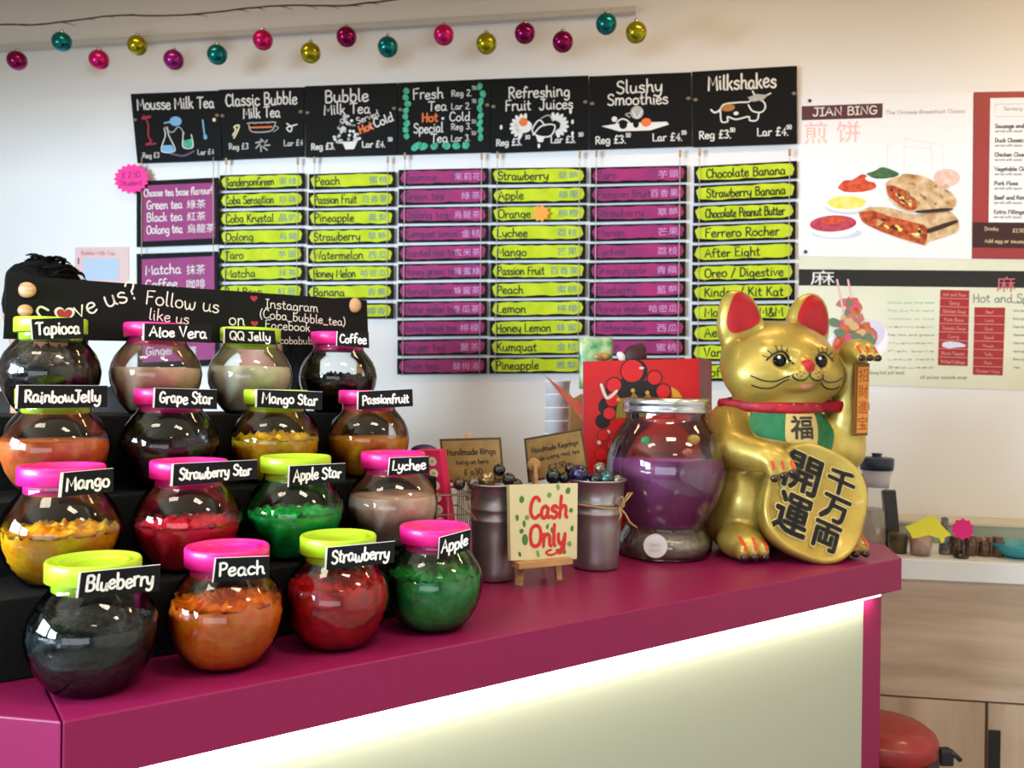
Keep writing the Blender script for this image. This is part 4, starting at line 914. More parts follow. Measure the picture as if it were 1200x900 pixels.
# pink bordered notice behind the sign
o = empty('paper_notice', onwall(120, 345, .003), 'pale notice with pink border beside the purple boards', 'notice')
nb = MB().slab(WQ([(88, 290), (151, 289), (151, 345), (87, 345)], .002), .001).build('paper', mat('pale_pink_paper', '#e6c4c0', .5), o)
t = print_mb(); g = BQ(97, 303, 139, 328); t.add(g.q, [(0, 1, 2, 3)], 0); g = BQ(95, 292, 148, 300); write(t, g, 'Bubble Milk Tea', 0, .85, g.h*.6, mi=1, maxw=g.w); draw(t, BQ(90, 300, 94, 330), [(.5, .1), (.5, .3)], .005, 2); draw(t, BQ(90, 300, 94, 330), [(.5, .55), (.5, .7)], .005, 2)
t.build('printed_text', [mat('notice_blue', '#b9cbe0', .5), mat('notice_red', '#d9928c', .6), INKP], nb)

# ================================================================== baubles on threads, twig garland
BM = {'m': mat('magenta_bauble', '#8e1458', .16, metal=.85), 'h': mat('hot_pink_bauble', '#d81e72', .22, metal=.75), 't': mat('teal_bauble', '#157a80', .2, metal=.8), 'o': mat('olive_bauble', '#a9a31c', .2, metal=.8), 'v': mat('violet_bauble', '#a02a88', .2, metal=.8)}
BA = [(20, 71, 'm'), (72.5, 49, 't'), (116, 70, 'h'), (161, 53, 'o'), (203.5, 70, 'v'), (254.5, 64, 't'), (308, 47, 'h'), (364, 62, 'o'), (406, 43, 'm'), (454.5, 55, 't'), (520, 41, 'h'), (570, 51, 'o'), (615, 39, 'm'), (659.5, 49, 'm'), (710.5, 28, 't'), (745.5, 38, 'o')]
bb = MB().ball((0, 0, 0), .0325, 32, 20); _o = bb.build('ball', BM['m'], origin=(0, 0, 0)); ball_me = _o.data; bpy.data.objects.remove(_o)
cb = MB().lathe((0, 0, 0), [(.0, .030), (.007, .030), (.0075, .032), (.007, .038), (.003, .0395), (0, .0395)], 14).tube([(0.004*math.cos(a), 0, .0425+.004*math.sin(a)) for a in [i*math.pi/5 for i in range(10)]], .0007, 5, closed=True); _o = cb.build('cap', SILVER, origin=(0, 0, 0)); cap_me = _o.data; bpy.data.objects.remove(_o)
names = {'m': 'dark magenta', 'h': 'hot pink', 't': 'teal', 'o': 'olive green', 'v': 'violet'}
where = ['first from the left end', 'second from the left end', 'third from the left', 'fourth from the left', 'above the Mousse Milk Tea board', 'above the left edge of Classic Bubble', 'above the Classic Bubble board', 'above the left edge of Bubble Milk Tea', 'above the middle of Bubble Milk Tea', 'above the right edge of Bubble Milk Tea', 'above the Fresh Tea board', 'above the joint of Fresh Tea and Refreshing', 'above the word Refreshing', 'above the right side of Refreshing', 'above the Slushy Smoothies board left', 'last at the right end']
mesh_by = {}
for k in BM:
    mm_ = ball_me.copy(); mm_.materials.clear(); mm_.materials.append(BM[k]); mesh_by[k] = mm_
for i, (px, py, k) in enumerate(BA):
    c = onwall(px, py, .32); c = c
    o = empty('bauble', c, 'shiny %s bauble, %s of the hanging row' % (names[k], where[i]) if i in (0, 1, 2, 3, 15) else 'shiny %s bauble hanging %s' % (names[k], where[i]), 'bauble', 'hanging christmas baubles')
    link('ball', mesh_by[k], o); link('cap', cap_me, o)
    MB().tube([c+Vector((0, 0, .046)), Vector((c.x, c.y, CEIL))], .0003, 4).build('thread', mat('clear_thread', '#e8e0d4', .5), o)
rnd = random.Random(2); pts = []
for i in range(40):
    px = -20+500*i/39; py = 29-.062*px+2.2*math.sin(px*.035)+rnd.uniform(-.6, .6); pts.append(onwall(px, py, .30))
tw = MB().tube(pts, .0028, 6)
for i in range(3, 37, 2):
    d = Vector((rnd.uniform(.02, .06), 0, rnd.uniform(-.012, .008))); tw.tube([pts[i], pts[i]+d*.6, pts[i]+d+Vector((0, 0, -.004))], [.0018, .0014, .0006], 5)
tag(tw.build('twig_garland', mat('twig_brown', '#5a4038', .8)), 'thin brown twig cable strung above the coloured baubles', 'garland')
# ================================================================== lucky cat
cy = 1.985; cp = at(904, 640, cy); cp.z = CT+.0012
CAT = empty('lucky_cat', cp, 'large gold beckoning cat figure with red ears at the counter end', 'figurine')
YAW = R_(13); MY = Matrix.Rotation(YAW, 4, 'Z')
g = SDF((-.23, -.25, -.005), (.26, .19, .62), .0045)
rx = lambda a, ax: Matrix.Rotation(R_(a), 4, ax)
k = .03
g.ell((0, .02, .14), (.148, .13, .15), k)
g.ell((-.098, -.02, .105), (.078, .105, .118), k); g.ell((.098, -.02, .105), (.078, .105, .118), k)
g.ell((0, .005, .26), (.124, .105, .115), .04)
g.ell((0, -.005, .335), (.088, .08, .06), .03)
# head: broad, with cheeks, brow and muzzle
g.ell((0, -.015, .425), (.134, .112, .098), .025)
g.ell((-.068, -.045, .395), (.072, .068, .062), .025); g.ell((.068, -.045, .395), (.072, .068, .062), .025)
g.ell((0, -.112, .398), (.046, .034, .030), .018); g.ell((-.02, -.13, .397), (.022, .018, .017), .008); g.ell((.02, -.13, .397), (.022, .018, .017), .008)
g.ell((0, -.128, .418), (.014, .024, .016), .012); g.ell((0, -.118, .375), (.024, .018, .012), .01)
g.ell((-.052, -.098, .452), (.034, .018, .012), .012, rx(12, 'Y')); g.ell((.052, -.098, .452), (.034, .018, .012), .012, rx(-12, 'Y'))
# sockets
g.ell((-.05, -.118, .428), (.020, .012, .016), .008, sub=True); g.ell((.05, -.118, .428), (.020, .012, .016), .008, sub=True)
# ears
for sx in (-1, 1):
    M = rx(sx*-13, 'Y')
    g.ell((sx*.086, .004, .508), (.056, .030, .084), .012, rx(sx*6, 'Y'))
    g.ell((sx*.100, .006, .540), (.034, .022, .050), .012, rx(sx*8, 'Y'))
    g.ell((sx*.088, -.038, .520), (.043, .020, .066), .005, rx(sx*8, 'Y'), sub=True)
# holding arm (left in view)
g.cap((-.118, -.01, .288), (-.142, -.075, .235), .046, .042, .02)
g.cap((-.146, -.075, .235), (-.110, -.145, .222), .042, .035, .015)
g.ell((-.092, -.160, .218), (.038, .028, .030), .012)
for i, dx in enumerate((-.112, -.090, -.068)): g.cap((dx, -.178, .212), (dx+.006, -.184, .186+.006*i), .0125, .011, .005)
# raised arm
g.cap((.108, .0, .25), (.160, -.02, .228), .058, .056, .02)
g.cap((.160, -.02, .230), (.170, -.035, .30), .056, .046, .015)
g.cap((.166, -.035, .30), (.168, -.05, .43), .040, .034, .012)
g.ell((.166, -.075, .455), (.036, .042, .028), .012)
for i, dx in enumerate((.143, .163, .184)): g.cap((dx, -.10, .455), (dx, -.118, .440), .0115, .0105, .005)
# feet
FEET = (-.140, .098)
for fx in FEET:
    g.ell((fx, -.115, .036), (.048, .062, .037), .012)
    for dx in (-.024, 0, .024): g.ell((fx+dx, -.163, .026), (.0135, .020, .020), .005)
g.cap((.10, .11, .06), (.02, .16, .14), .035, .028, .02)
g.F = np.maximum(g.F, -(g.Z-.001))
body = g.obj('body', GOLD, CAT, M=MY, smooth=2)
bvh = BVHTree.FromPolygons([v.co for v in body.data.vertices], [tuple(p.vertices) for p in body.data.polygons])
def drape(d=(0, 1, 0), off=.0008, y0=-.4, origin=None):
    """map (x, z) of the cat's own front view onto its surface"""
    D = MY @ Vector(d)
    def fn(x, z):
        o = MY @ Vector((x, y0, z)); h = bvh.ray_cast(o, D)
        return (h[0]+h[1]*off if h[0] is not None else MY @ Vector((x, -.1, z)))
    return fn
def cadd(mb, name, m, parent=CAT):
    """mesh in cat coordinates"""
    me = bpy.data.meshes.new(name); me.from_pydata([tuple(v) for v in mb.v], [], mb.f); me.polygons.foreach_set('material_index', mb.m); me.polygons.foreach_set('use_smooth', mb.sm)
    for q_ in (m if isinstance(m, list) else [m]): me.materials.append(q_)
    bm = bmesh.new(); bm.from_mesh(me); bmesh.ops.recalc_face_normals(bm, faces=bm.faces) if not getattr(mb, 'flat', False) else None; bm.to_mesh(me); bm.free()
    return link(name, me, parent)
def patch(mb, pts, fn, mi=0, n=14, smooth=True):
    """fill a closed outline (cat front view x,z) with a grid fan draped on the surface"""
    if smooth: pts = cr(list(pts)+[pts[0]], 4)[:-1]
    cx_ = sum(p[0] for p in pts)/len(pts); cz_ = sum(p[1] for p in pts)/len(pts)
    R = 8; vs = [fn(cx_, cz_)]; m_ = len(pts)
    for r_ in range(1, R+1):
        for (x, z) in pts: t_ = r_/R; vs.append(fn(cx_+(x-cx_)*t_, cz_+(z-cz_)*t_))
    fs = [(0, 1+i, 1+(i+1) % m_) for i in range(m_)]
    for r_ in range(R-1):
        for i in range(m_): a = 1+r_*m_+i; b_ = 1+r_*m_+(i+1) % m_; fs.append((a, a+m_, b_+m_, b_))
    mb.add(vs, fs, mi, True)
F1 = drape(off=.0010); F2 = drape(off=.0018); F3 = drape(off=.0026)
def dl(mb, pts, wd, fn=F2, mi=0, k_=5): 
    P = cr(pts, k_); P2 = []
    for i in range(len(P)-1):
        for j in range(3): t_ = j/3; P2.append((P[i][0]*(1-t_)+P[i+1][0]*t_, P[i][1]*(1-t_)+P[i+1][1]*t_))
    ribbon(mb, [P2+[P[-1]]], wd, fn, mi)
# inner ears
for sx in (-1, 1):
    b = MB(); pts = [(sx*.048, .524), (sx*.053, .546), (sx*.069, .572), (sx*.090, .586), (sx*.111, .576), (sx*.126, .54), (sx*.128, .508), (sx*.116, .492), (sx*.085, .498), (sx*.061, .510)]
    patch(b, pts, drape(off=.0016), 0); cadd(b, 'inner_ear', RED)
# eyes with lashes
for sx in (-1, 1):
    hp = drape(off=0)(sx*.050, .428)
    b = MB().ball(hp+MY @ Vector((0, .004, 0)), (.0215, .013, .0215), 24, 14, M=MY.to_3x3()); eo = cadd(b, 'eye', mat('eye_black', '#030303', .15, spec=.3))
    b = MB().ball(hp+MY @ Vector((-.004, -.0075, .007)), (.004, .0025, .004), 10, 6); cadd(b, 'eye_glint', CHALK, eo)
    b = MB(); b.flat = True
    dl(b, [(sx*.028, .420), (sx*.036, .440), (sx*.052, .449), (sx*.068, .441), (sx*.082, .428)], .003)
    for a_, c_ in (((.040, .447), (.036, .456)), ((.050, .450), (.049, .461)), ((.060, .449), (.063, .459)), ((.070, .442), (.078, .450)), ((.078, .434), (.088, .439))): dl(b, [(sx*a_[0], a_[1]), (sx*c_[0], c_[1])], .0018)
    cadd(b, 'lashes', BLACK)
b = MB(); patch(b, [(-.015, .424), (-.006, .429), (.006, .429), (.015, .424), (.010, .410), (0, .402), (-.010, .410)], F2); cadd(b, 'nose', RED)
b = MB(); b.flat = True
for sx in (-1, 1):
    dl(b, [(0, .402), (sx*.004, .392), (sx*.016, .386), (sx*.030, .388), (sx*.038, .396)], .0025)
    dl(b, [(sx*.035, .398), (sx*.060, .384), (sx*.088, .384), (sx*.112, .394)], .0026); dl(b, [(sx*.040, .388), (sx*.064, .370), (sx*.09, .368), (sx*.108, .374)], .0026)
    for q_ in ((.014, .400), (.022, .403), (.020, .395), (.029, .398)): dl(b, [(sx*q_[0], q_[1]), (sx*(q_[0]+.001), q_[1])], .003, k_=1)
cadd(b, 'whisker_lines', BLACK)
b = MB(); patch(b, [(-.016, .380), (0, .377), (.016, .380), (.010, .369), (0, .366), (-.010, .369)], F1); cadd(b, 'mouth', mat('cat_lip', '#cf8a6a', .5))
# collar with bell knot
b = MB(); ring = []
for i in range(48):
    a = 2*math.pi*i/48; D = MY @ Vector((math.cos(a), math.sin(a), 0)); zc = .330-.006*math.cos(a+1.57)
    h = bvh.ray_cast(MY @ Vector((math.cos(a)*.35, math.sin(a)*.35, zc)), -D); ring.append(h[0]+D*.002 if h[0] is not None else MY @ Vector((math.cos(a)*.09, math.sin(a)*.08, zc)))
vs = []; fs = []
for i, p in enumerate(ring):
    d_ = Vector((p.x, p.y, 0)).normalized()
    for (o_, z_) in ((-.006, .013), (.004, .011), (.007, .004), (.007, -.006), (.003, -.012), (-.006, -.014)): vs.append(p+d_*o_+Vector((0, 0, z_)))
for i in range(48):
    for j_ in range(5): a = i*6+j_; b_ = ((i+1) % 48)*6+j_; fs.append((a, b_, b_+1, a+1))
b.add(vs, fs, 0, True); co = cadd(b, 'collar', mat('collar_red', '#b8142c', .5, bump=.3, bscale=60, vary=.3, vscale=40))
b = MB(); 
for i in range(4): dl(b, [(-.05+.03*i, .322), (-.035+.03*i, .334)], .003, drape(off=.008), 0)
cadd(b, 'gold_pattern', mat('collar_gold', '#d98a58', .5), co)
# green bib with gold centre
GREEN = mat('bib_green', '#157a4a', .5, vary=.3, vscale=30, bump=.2, bscale=60)
b = MB(); patch(b, [(-.088, .312), (-.03, .312), (.0, .311), (.045, .312), (.098, .312), (.118, .27), (.104, .225), (.078, .205), (.045, .235), (.0, .246), (-.04, .252), (-.082, .262), (-.098, .285)], F1)
bo = cadd(b, 'bib', GREEN)
b = MB(); patch(b, [(-.022, .313), (.02, .313), (.052, .312), (.060, .28), (.050, .232), (.01, .240), (-.026, .252)], F2)
cadd(b, 'bib_centre', mat('bib_gold', '#d9c07c', .4, metal=.5), bo)
b = MB(); b.flat = True
dl(b, [(-.092, .312), (-.101, .285), (-.084, .259), (-.04, .250), (.0, .244), (.045, .232), (.078, .202), (.107, .223), (.121, .27), (.101, .313)], .004, F2); cadd(b, 'bib_edge', GOLD, bo)
b = MB(); b.flat = True
for q_ in range(5): cjk(b, drape(off=.0032), '福', -.014+.0012*math.cos(q_*1.26), .256+.0012*math.sin(q_*1.26), .056, .050)
cadd(b, 'character', BLACK, bo)
# koban coin held against the belly
KM = MY @ Matrix.Translation((.004, -.166, .124)) @ rx(-14, 'X') @ rx(24, 'Y')
b = MB(); n_ = 56; vs = []; fs = []
a_, c_ = .118, .124
prof = ((1.0, .022), (1.0, -.004), (.985, -.011), (.93, -.014), (.90, -.010), (.0, -.010))
for (s_, y_) in prof:
    for i in range(n_):
        t_ = 2*math.pi*i/n_; ct_, st_ = math.cos(t_), math.sin(t_); e_ = 2/2.6
        vs.append(KM @ Vector((a_*s_*math.copysign(abs(ct_)**e_, ct_), y_, c_*s_*math.copysign(abs(st_)**e_, st_))))
for r_ in range(len(prof)-1):
    for i in range(n_): i2 = (i+1) % n_; fs.append((r_*n_+i, r_*n_+i2, (r_+1)*n_+i2, (r_+1)*n_+i))
fs.append(tuple(range(n_)))
b.add(vs, fs, 0, True); ko = cadd(b, 'koban_coin', GOLD)
def KF(off): return lambda x, z: KM @ Vector((x, -.0105-off, z))
b = MB(); b.flat = True
for s_, x_, z_, w_, h_ in (('開', -.084, .004, .078, .082), ('運', -.082, -.090, .078, .084), ('千', .012, .036, .064, .054), ('万', .014, -.026, .064, .054), ('両', .012, -.090, .060, .056)):
    for q_ in range(8): cjk(b, KF(.0012), s_, x_-.004+.0052*math.cos(q_*.785), z_+.0052*math.sin(q_*.785), w_, h_, 1)
    for q_ in range(6): cjk(b, KF(.0026), s_, x_-.004+.0024*math.cos(q_*1.047), z_+.0024*math.sin(q_*1.047), w_, h_, 0)
cadd(b, 'characters', [BLACK, mat('pale_gold_outline', '#e6cf8a', .4, metal=.3)], ko)
# paw markings, claws
STRP = mat('orange_red_paint', '#d8401a', .45); CLAW = mat('dark_claw', '#2a0c0a', .25, coat=.4)
def stripe(pts): b = MB(); b.flat = True; dl(b, pts, .006, drape(off=.0012)); cadd(b, 'toe_stripe', STRP)
def claw(x, z, r_): cadd(MB().ball(drape(off=0)(x, z), (r_, .006, r_*.95), 10, 8), 'claw', CLAW)
for fx in FEET:
    for dx in (-.024, 0, .024): stripe([(fx+dx-.0015, .052), (fx+dx, .042), (fx+dx+.0008, .030)]); claw(fx+dx, .014, .009)
for i, x_ in enumerate((-.108, -.086, -.064)): stripe([(x_-.002, .214), (x_, .200)]); claw(x_+.002, .180+.006*i, .009)
for x_ in (.143, .163, .184): stripe([(x_, .462), (x_, .452)]); claw(x_, .438, .008)
# scroll tablet on the raised forearm
b = MB(); b.box((0, 0, 0), (.038, .008, .165), None, 0, .002)
SM = MY @ Matrix.Translation((.163, -.094, .345)) @ rx(4, 'X') @ rx(-2, 'Y')
b.v = [SM @ v for v in b.v]; so = cadd(b, 'scroll_tablet', mat('tablet_brown', '#7a4716', .45, metal=.3))
b = MB(); b.flat = True
b.add([SM @ Vector(v) for v in ((-.011, -.0046, .074), (.017, -.0046, .074), (.017, -.0046, -.076), (-.011, -.0046, -.076))], [(0, 1, 2, 3)], 0)
for i, s_ in enumerate('招財進宝'): cjk(b, lambda x, z: SM @ Vector((x, -.0052, z)), s_, -.009, .040-.036*i, .024, .030, 1)
cadd(b, 'scroll_face', [mat('scroll_orange', '#c98a2c', .5), mat('scroll_red', '#b0260e', .5)], so)

# ================================================================== drinks dispenser jar
dc = at(778, 655, 1.88); dc.z = CT+.0012
DJ = empty('glass_dispenser', dc, 'large clear glass jar of purple drink with silver screw lid', 'jar')
pr = [(.088, 0), (.098, .002), (.103, .012), (.104, .03), (.1, .045), (.090, .058), (.088, .066), (.092, .078), (.104, .098), (.118, .125), (.1275, .155), (.131, .185), (.1285, .215), (.120, .245), (.108, .268), (.097, .283), (.090, .293), (.088, .300), (.088, .33)]
b = MB().lathe(dc, pr, 72); b.v = [v for v in b.v]
go = b.build('glass_body', glassmat('dispenser_glass', (.94, .97, .96), 1.5, .01, .02, 1.3), DJ)
bm = bmesh.new(); bm.from_mesh(go.data); bmesh.ops.delete(bm, geom=[f for f in bm.faces if len(f.verts) > 10 and f.calc_center_median().z > .2], context='FACES'); bm.to_mesh(go.data); bm.free()
lp = [(0, .338), (.088, .338), (.0935, .338), (.0935, .312), (.095, .311), (.096, .314), (.096, .320), (.0945, .323), (.0945, .327), (.096, .330), (.096, .337), (.093, .342), (.086, .343), (.083, .341), (0, .341)]
MB().lathe(dc, lp[0:1]+lp[1:], 72).build('lid', SILVER, DJ)
b = MB().lathe(dc, [(0, .068), (.0855, .068), (.090, .079), (.1015, .098), (.1155, .125), (.125, .155), (.1285, .185), (.1262, .212), (.0, .212)], 64)
tag(b.build('purple_drink', mat('purple_drink_mat', '#c66fb0', .12, coat=.4, col2='#a85094', vscale=6, alpha=.68)), 'purple drink filling the middle of the large dispenser jar', 'drink', kind='stuff')
b = MB().lathe(dc, [(0, .004), (.085, .004), (.098, .014), (.099, .03), (.094, .043), (.084, .055), (0, .055)], 48, fn=lambda v: v*(1-.04*max(0, noise.noise(v*60))))
b.build('base_ice', mat('clear_base', '#a98c68', .15, metal=.2, col2='#e6dcd0', vscale=25, bump=.6, bscale=35, coat=.6, alpha=.45), DJ)
sp = at(768, 640, dc.y-.110); e_ = (Vector((-sp.x, -sp.y, 0))+Vector((-.15, 0, 0))).normalized(); sr = e_.cross(Vector((0, 0, 1)))*-1
b = MB(); n_ = 28; vs = [sp]+[sp+sr*(.0245*math.cos(2*math.pi*i/n_))+Vector((0, 0, .0245*math.sin(2*math.pi*i/n_))) for i in range(n_)]; rim = [v+e_*-.008 for v in vs]
b.add(vs+rim, [(0, 1+i, 1+(i+1) % n_) for i in range(n_)]+[(1+i, n_+2+i, n_+2+(i+1) % n_, 1+(i+1) % n_) for i in range(n_)]); b.build('tap_cap', mat('pearl_white', '#e6e4e4', .25, metal=.3), DJ)
tq = Q([sp-sr*.02+Vector((0, 0, .02))+e_*.001, sp+sr*.02+Vector((0, 0, .02))+e_*.001, sp+sr*.02-Vector((0, 0, .02))+e_*.001, sp-sr*.02-Vector((0, 0, .02))+e_*.001])
b = MB(); b.flat = True; write(b, tq, 'twist', .5, .5, .008, align='c'); write(b, tq, 'to pour', .5, .75, .006, align='c'); b.build('lettering', CHALKG, DJ)
for i, (px, py, col, r_) in enumerate(((757, 516, '#0f8a4a', .012), (813, 515, '#e6b84a', .014), (806, 530, '#b0402a', .012))):
    p = at(px, py, dc.y-.075)
    # round glass pips pressed into the shoulder
    MB().ball(p, (r_, .006, r_*.8), 12, 8).build('glass_pip', mat('pip_%d' % i, col, .15, coat=.8), DJ)

# ================================================================== tin buckets
def bucket(px, py, Yc, rb, rt, h, label):
    c = at(px, py, Yc); c.z = CT+.0012
    o = empty('tin_bucket', c, label, 'bucket', 'tin buckets by the cash only sign')
    pr = [(0, .004), (rb-.002, .004), (rb, 0), (rb+.0015, .003)]
    for zf in (.05, .45, .62): pass
    R = lambda z: rb+(rt-rb)*z/h
    for zf in (.1, .3, .5, .58): pr.append((R(h*zf), h*zf))
    pr += [(R(h*.62)+.0022, h*.615), (R(h*.64)+.0022, h*.63), (R(h*.66), h*.645), (R(h*.72), h*.72), (R(h*.74)+.002, h*.735), (R(h*.77), h*.75), (R(h*.97), h*.97), (rt+.003, h*.975), (rt+.004, h*.99), (rt+.002, h), (rt-.001, h*.99), (rt-.003, h*.97), (R(h*.7)-.003, h*.7), (0, h*.69)]
    MB().lathe(c, pr, 48).build('pail', TIN, o)
    return o, c
BU1, b1 = bucket(578, 680, 1.62, .0395, .0475, .182, 'dark tin bucket behind the left edge of the cash only sign')
BU2, b2 = bucket(698, 668, 1.735, .0445, .0565, .180, 'tin bucket tied with string right of the cash only sign')
hd = []
for i in range(17): a = math.pi*i/16; hd.append(b1+Vector((.05*math.cos(a), -.045*math.sin(a)*.55-.012, .155-.055*math.sin(a))))
MB().tube(hd, .0014, 6).build('wire_handle', WIRE, BU1)
for sx in (-1, 1): MB().ball(b1+Vector((sx*.049, -.01, .155)), (.006, .006, .008), 10, 6).build('handle_ear', TIN, BU1)
# twine and bow
tw = [b2+Vector((.0555*math.cos(a), .0555*math.sin(a), .128+.003*math.sin(2*a))) for a in [2*math.pi*i/30 for i in range(30)]]
MB().tube(tw, .0022, 6, closed=True).build('twine', mat('jute', '#b08a5a', .8, bump=.4, bscale=200), BU2)
kn = b2+Vector((.040, -.043, .128))
for q_ in ([(0, 0, 0), (.014, -.006, .014), (.026, -.004, .030), (.018, -.004, .028), (.004, -.004, .004)], [(0, 0, 0), (.012, -.006, -.012), (.022, -.004, -.030), (.036, -.002, -.040)], [(0, 0, 0), (-.006, -.006, .012), (.006, -.006, .022), (.010, -.006, .006), (0, 0, 0)], [(0, 0, 0), (.004, -.006, -.016), (-.002, -.004, -.030)]):
    MB().tube([kn+Vector(v) for v in [tuple(p_) for p_ in q_]], .0019, 6).build('bow_loop', mat('jute', '#b08a5a'), BU2)
# things in the buckets
rnd = random.Random(12)
def gem(c, r, col, label, k_):
    b = MB().ball((0, 0, 0), r, 18, 12); b.v = [v+c for v in b.v]
    o = b.build('foil_sweet', mat('foil_%s' % k_, col, .22, metal=.6, coat=.8, col2='#1a1a22', vscale=70, bump=.4, bscale=70), origin=c); 
    return tag(o, label, 'sweet', 'shiny sweets in the buckets')
zt_ = .182
for i, (px, py, r_, col, lb_) in enumerate(((538, 567, .012, '#6a5a48', 'brown wrapped sweet at the left in the left bucket'), (556, 566, .014, '#8a7a60', 'grey brown wrapped sweet in the left bucket beside the tan one'), (572, 562, .016, '#b89458', 'tan wrapped sweet in front in the left bucket'), (585, 551, .012, '#1c1c24', 'black sweet standing highest in the left bucket'), (596, 562, .013, '#3a2c34', 'dark plum sweet right of the tan one, left bucket'), (605, 568, .012, '#101a1a', 'black sweet at the right rim of the left bucket'))):
    c = at(px, py, 1.60 if i != 3 else 1.615); gem(c, r_, col, lb_, 'a%d' % i)
for i, (px, py, r_, col, lb_) in enumerate(((648, 558, .016, '#1c3a34', 'dark green ball next to the wood clip in the right bucket'), (661, 560, .012, '#20242e', 'small dark ball between the green and purple balls'), (679, 556, .020, '#3a2c6a', 'purple shiny ball in the middle of the right bucket'), (697, 562, .013, '#2c3a44', 'small slate ball between the purple and teal balls'), (711, 561, .016, '#2f7c80', 'teal shiny ball at the right in the right bucket'), (724, 563, .011, '#c8b8a0', 'pale silver ball at the right rim of the right bucket'), (703, 549, .013, '#b8a08c', 'champagne coloured ball on top at the right bucket'), (668, 549, .012, '#4a3a34', 'brown ball behind the purple one in the right bucket'))):
    c = at(px, py, 1.715 if i < 6 else 1.745); gem(c, r_, col, lb_, 'b%d' % i)
def kraft(px4, Y0, Y1, peg, lines, label, pegq):
    q3 = [at(px4[0][0], px4[0][1], Y0), at(px4[1][0], px4[1][1], Y1), at(px4[2][0], px4[2][1], Y1), at(px4[3][0], px4[3][1], Y0)]
    o = empty('price_card', (q3[2]+q3[3])/2, label, 'sign', 'brown cards clipped above the tin buckets')
    b = MB().slab(q3, .003, 0); qi = Q(q3).sub(.035, .05, .965, .95, .0003); b.slab(qi.q, .0003, 1)
    b.build('card', [mat('card_dark_edge', '#4a3420', .7), mat('kraft_card', '#9c7c46', .7, col2='#84683a', vscale=30)], o)
    b = MB(); b.flat = True
    for s_, v_, h_ in lines: write(b, qi, s_, .5, v_, qi.h*h_, align='c', maxw=qi.w*.86, wd=qi.h*h_*.15, jit=.5)
    b.build('lettering', mat('brown_ink', '#241808', .7), o)
    p0, p1, wp = pegq; a = at(*p0); c = at(*p1)
    b = MB(); d = (a-c); ln = d.length; zq = d.to_track_quat('Z', 'X').to_matrix().to_4x4()
    b.box((a+c)/2, (wp, .008, ln), zq, 0, .0015); b.ball(a, (wp/2, .004, wp/2), 12, 8); b.build('wooden_peg', WOODP, o)
kraft([(515, 514.5), (587, 512.5), (591, 563), (521, 566)], 1.655, 1.655, None, [('Handmade Rings', .36, .15), ('hang on here', .60, .11), ('£ 1.50', .86, .14)], 'brown card with dark edge above the left bucket', ((549, 511, 1.66), (551, 585, 1.66), .013))
kraft([(614, 514), (682, 502), (690, 551), (619, 566)], 1.79, 1.80, None, [('Handmade Keyrings', .34, .13), ('made using real tea', .56, .11), ('£ 2.50', .84, .14)], 'tilted brown card with dark edge above the right bucket', ((626, 545, 1.782), (628, 590, 1.76), .030))

# ================================================================== cash only tile on a small easel
eL = at(608, 690, 1.545); eR = at(655, 682, 1.59)
q3 = [at(597, 568, 1.548), at(677, 566, 1.620), at(676, 655, 1.603), at(598.5, 657, 1.532)]
TQ = Q(q3)
TI = empty('cash_only_tile', q3[3], 'cream tile with green spots and red Cash Only lettering', 'sign')
MB().slab(q3, .011).build('canvas', mat('cream_tile', '#d6cfa6', .5, vary=.06, vscale=20), TI)
b = MB(); b.flat = True; rn = random.Random(6)
for (u_, v_) in ((.17, .20), (.30, .38), (.57, .15), (.85, .10), (.90, .36), (.16, .62), (.20, .52), (.13, .92), (.54, .55), (.88, .80), (.92, .60), (.40, .92), (.24, .44), (.70, .05), (.10, .44), (.80, .90), (.62, .62)):
    blob(b, TQ, u_, v_, rn.uniform(.022, .04), rn.uniform(.03, .055), rn.randint(0, 1), .0005, 10, .1, int(u_*99), rn.uniform(-.4, .4))
blob(b, TQ, .21, .73, .045, .075, 1, .0006)
b.build('painted_spots', [mat('spot_green', '#6f9a52', .6), mat('spot_dark_green', '#3f7a3c', .6)], TI)
b = MB(); b.flat = True
write(b, TQ, 'Cash', .27, .45, TQ.h*.27, wd=TQ.h*.052, maxw=TQ.w*.58, align='fit', off=.001, jit=.1, slant=.1); write(b, TQ, 'Only', .27, .82, TQ.h*.27, wd=TQ.h*.052, maxw=TQ.w*.56, align='fit', off=.001, jit=.1, slant=.05)
draw(b, TQ, [(.78, .80), (.70, .90), (.58, .94), (.52, .90), (.60, .87)], .004, 0, .001)
b.build('lettering', mat('letter_red', '#c8221e', .5), TI)
EZ = empty('mini_easel', (eL+eR)/2, 'little pine easel carrying the cash only tile', 'easel')
topc = at(632, 600, 1.63)
for (foot, tp) in ((eL, at(621, 612, 1.578)), (eR, at(648, 610, 1.612))):
    foot = Vector((foot.x, foot.y, CT+.0045)); d = tp-foot; b = MB(); b.box((foot+tp)/2+TQ.n*-.0125*0+Vector((0, 0.004, 0)), (.012, .009, d.length), d.to_track_quat('Z', 'Y').to_matrix().to_4x4(), 0, .001); b.build('leg', WOODP, EZ)
bf = Vector(((eL.x+eR.x)/2+.012, (eL.y+eR.y)/2+.085, CT+.0045)); tp = (at(621, 612, 1.578)+at(648, 610, 1.612))/2+Vector((0, .02, 0)); d = tp-bf
b = MB(); b.box((bf+tp)/2, (.010, .008, d.length), d.to_track_quat('Z', 'Y').to_matrix().to_4x4(), 0, .001); b.build('leg', WOODP, EZ)
la = at(604, 662, 1.531); ra = at(667, 656, 1.588); d = ra-la
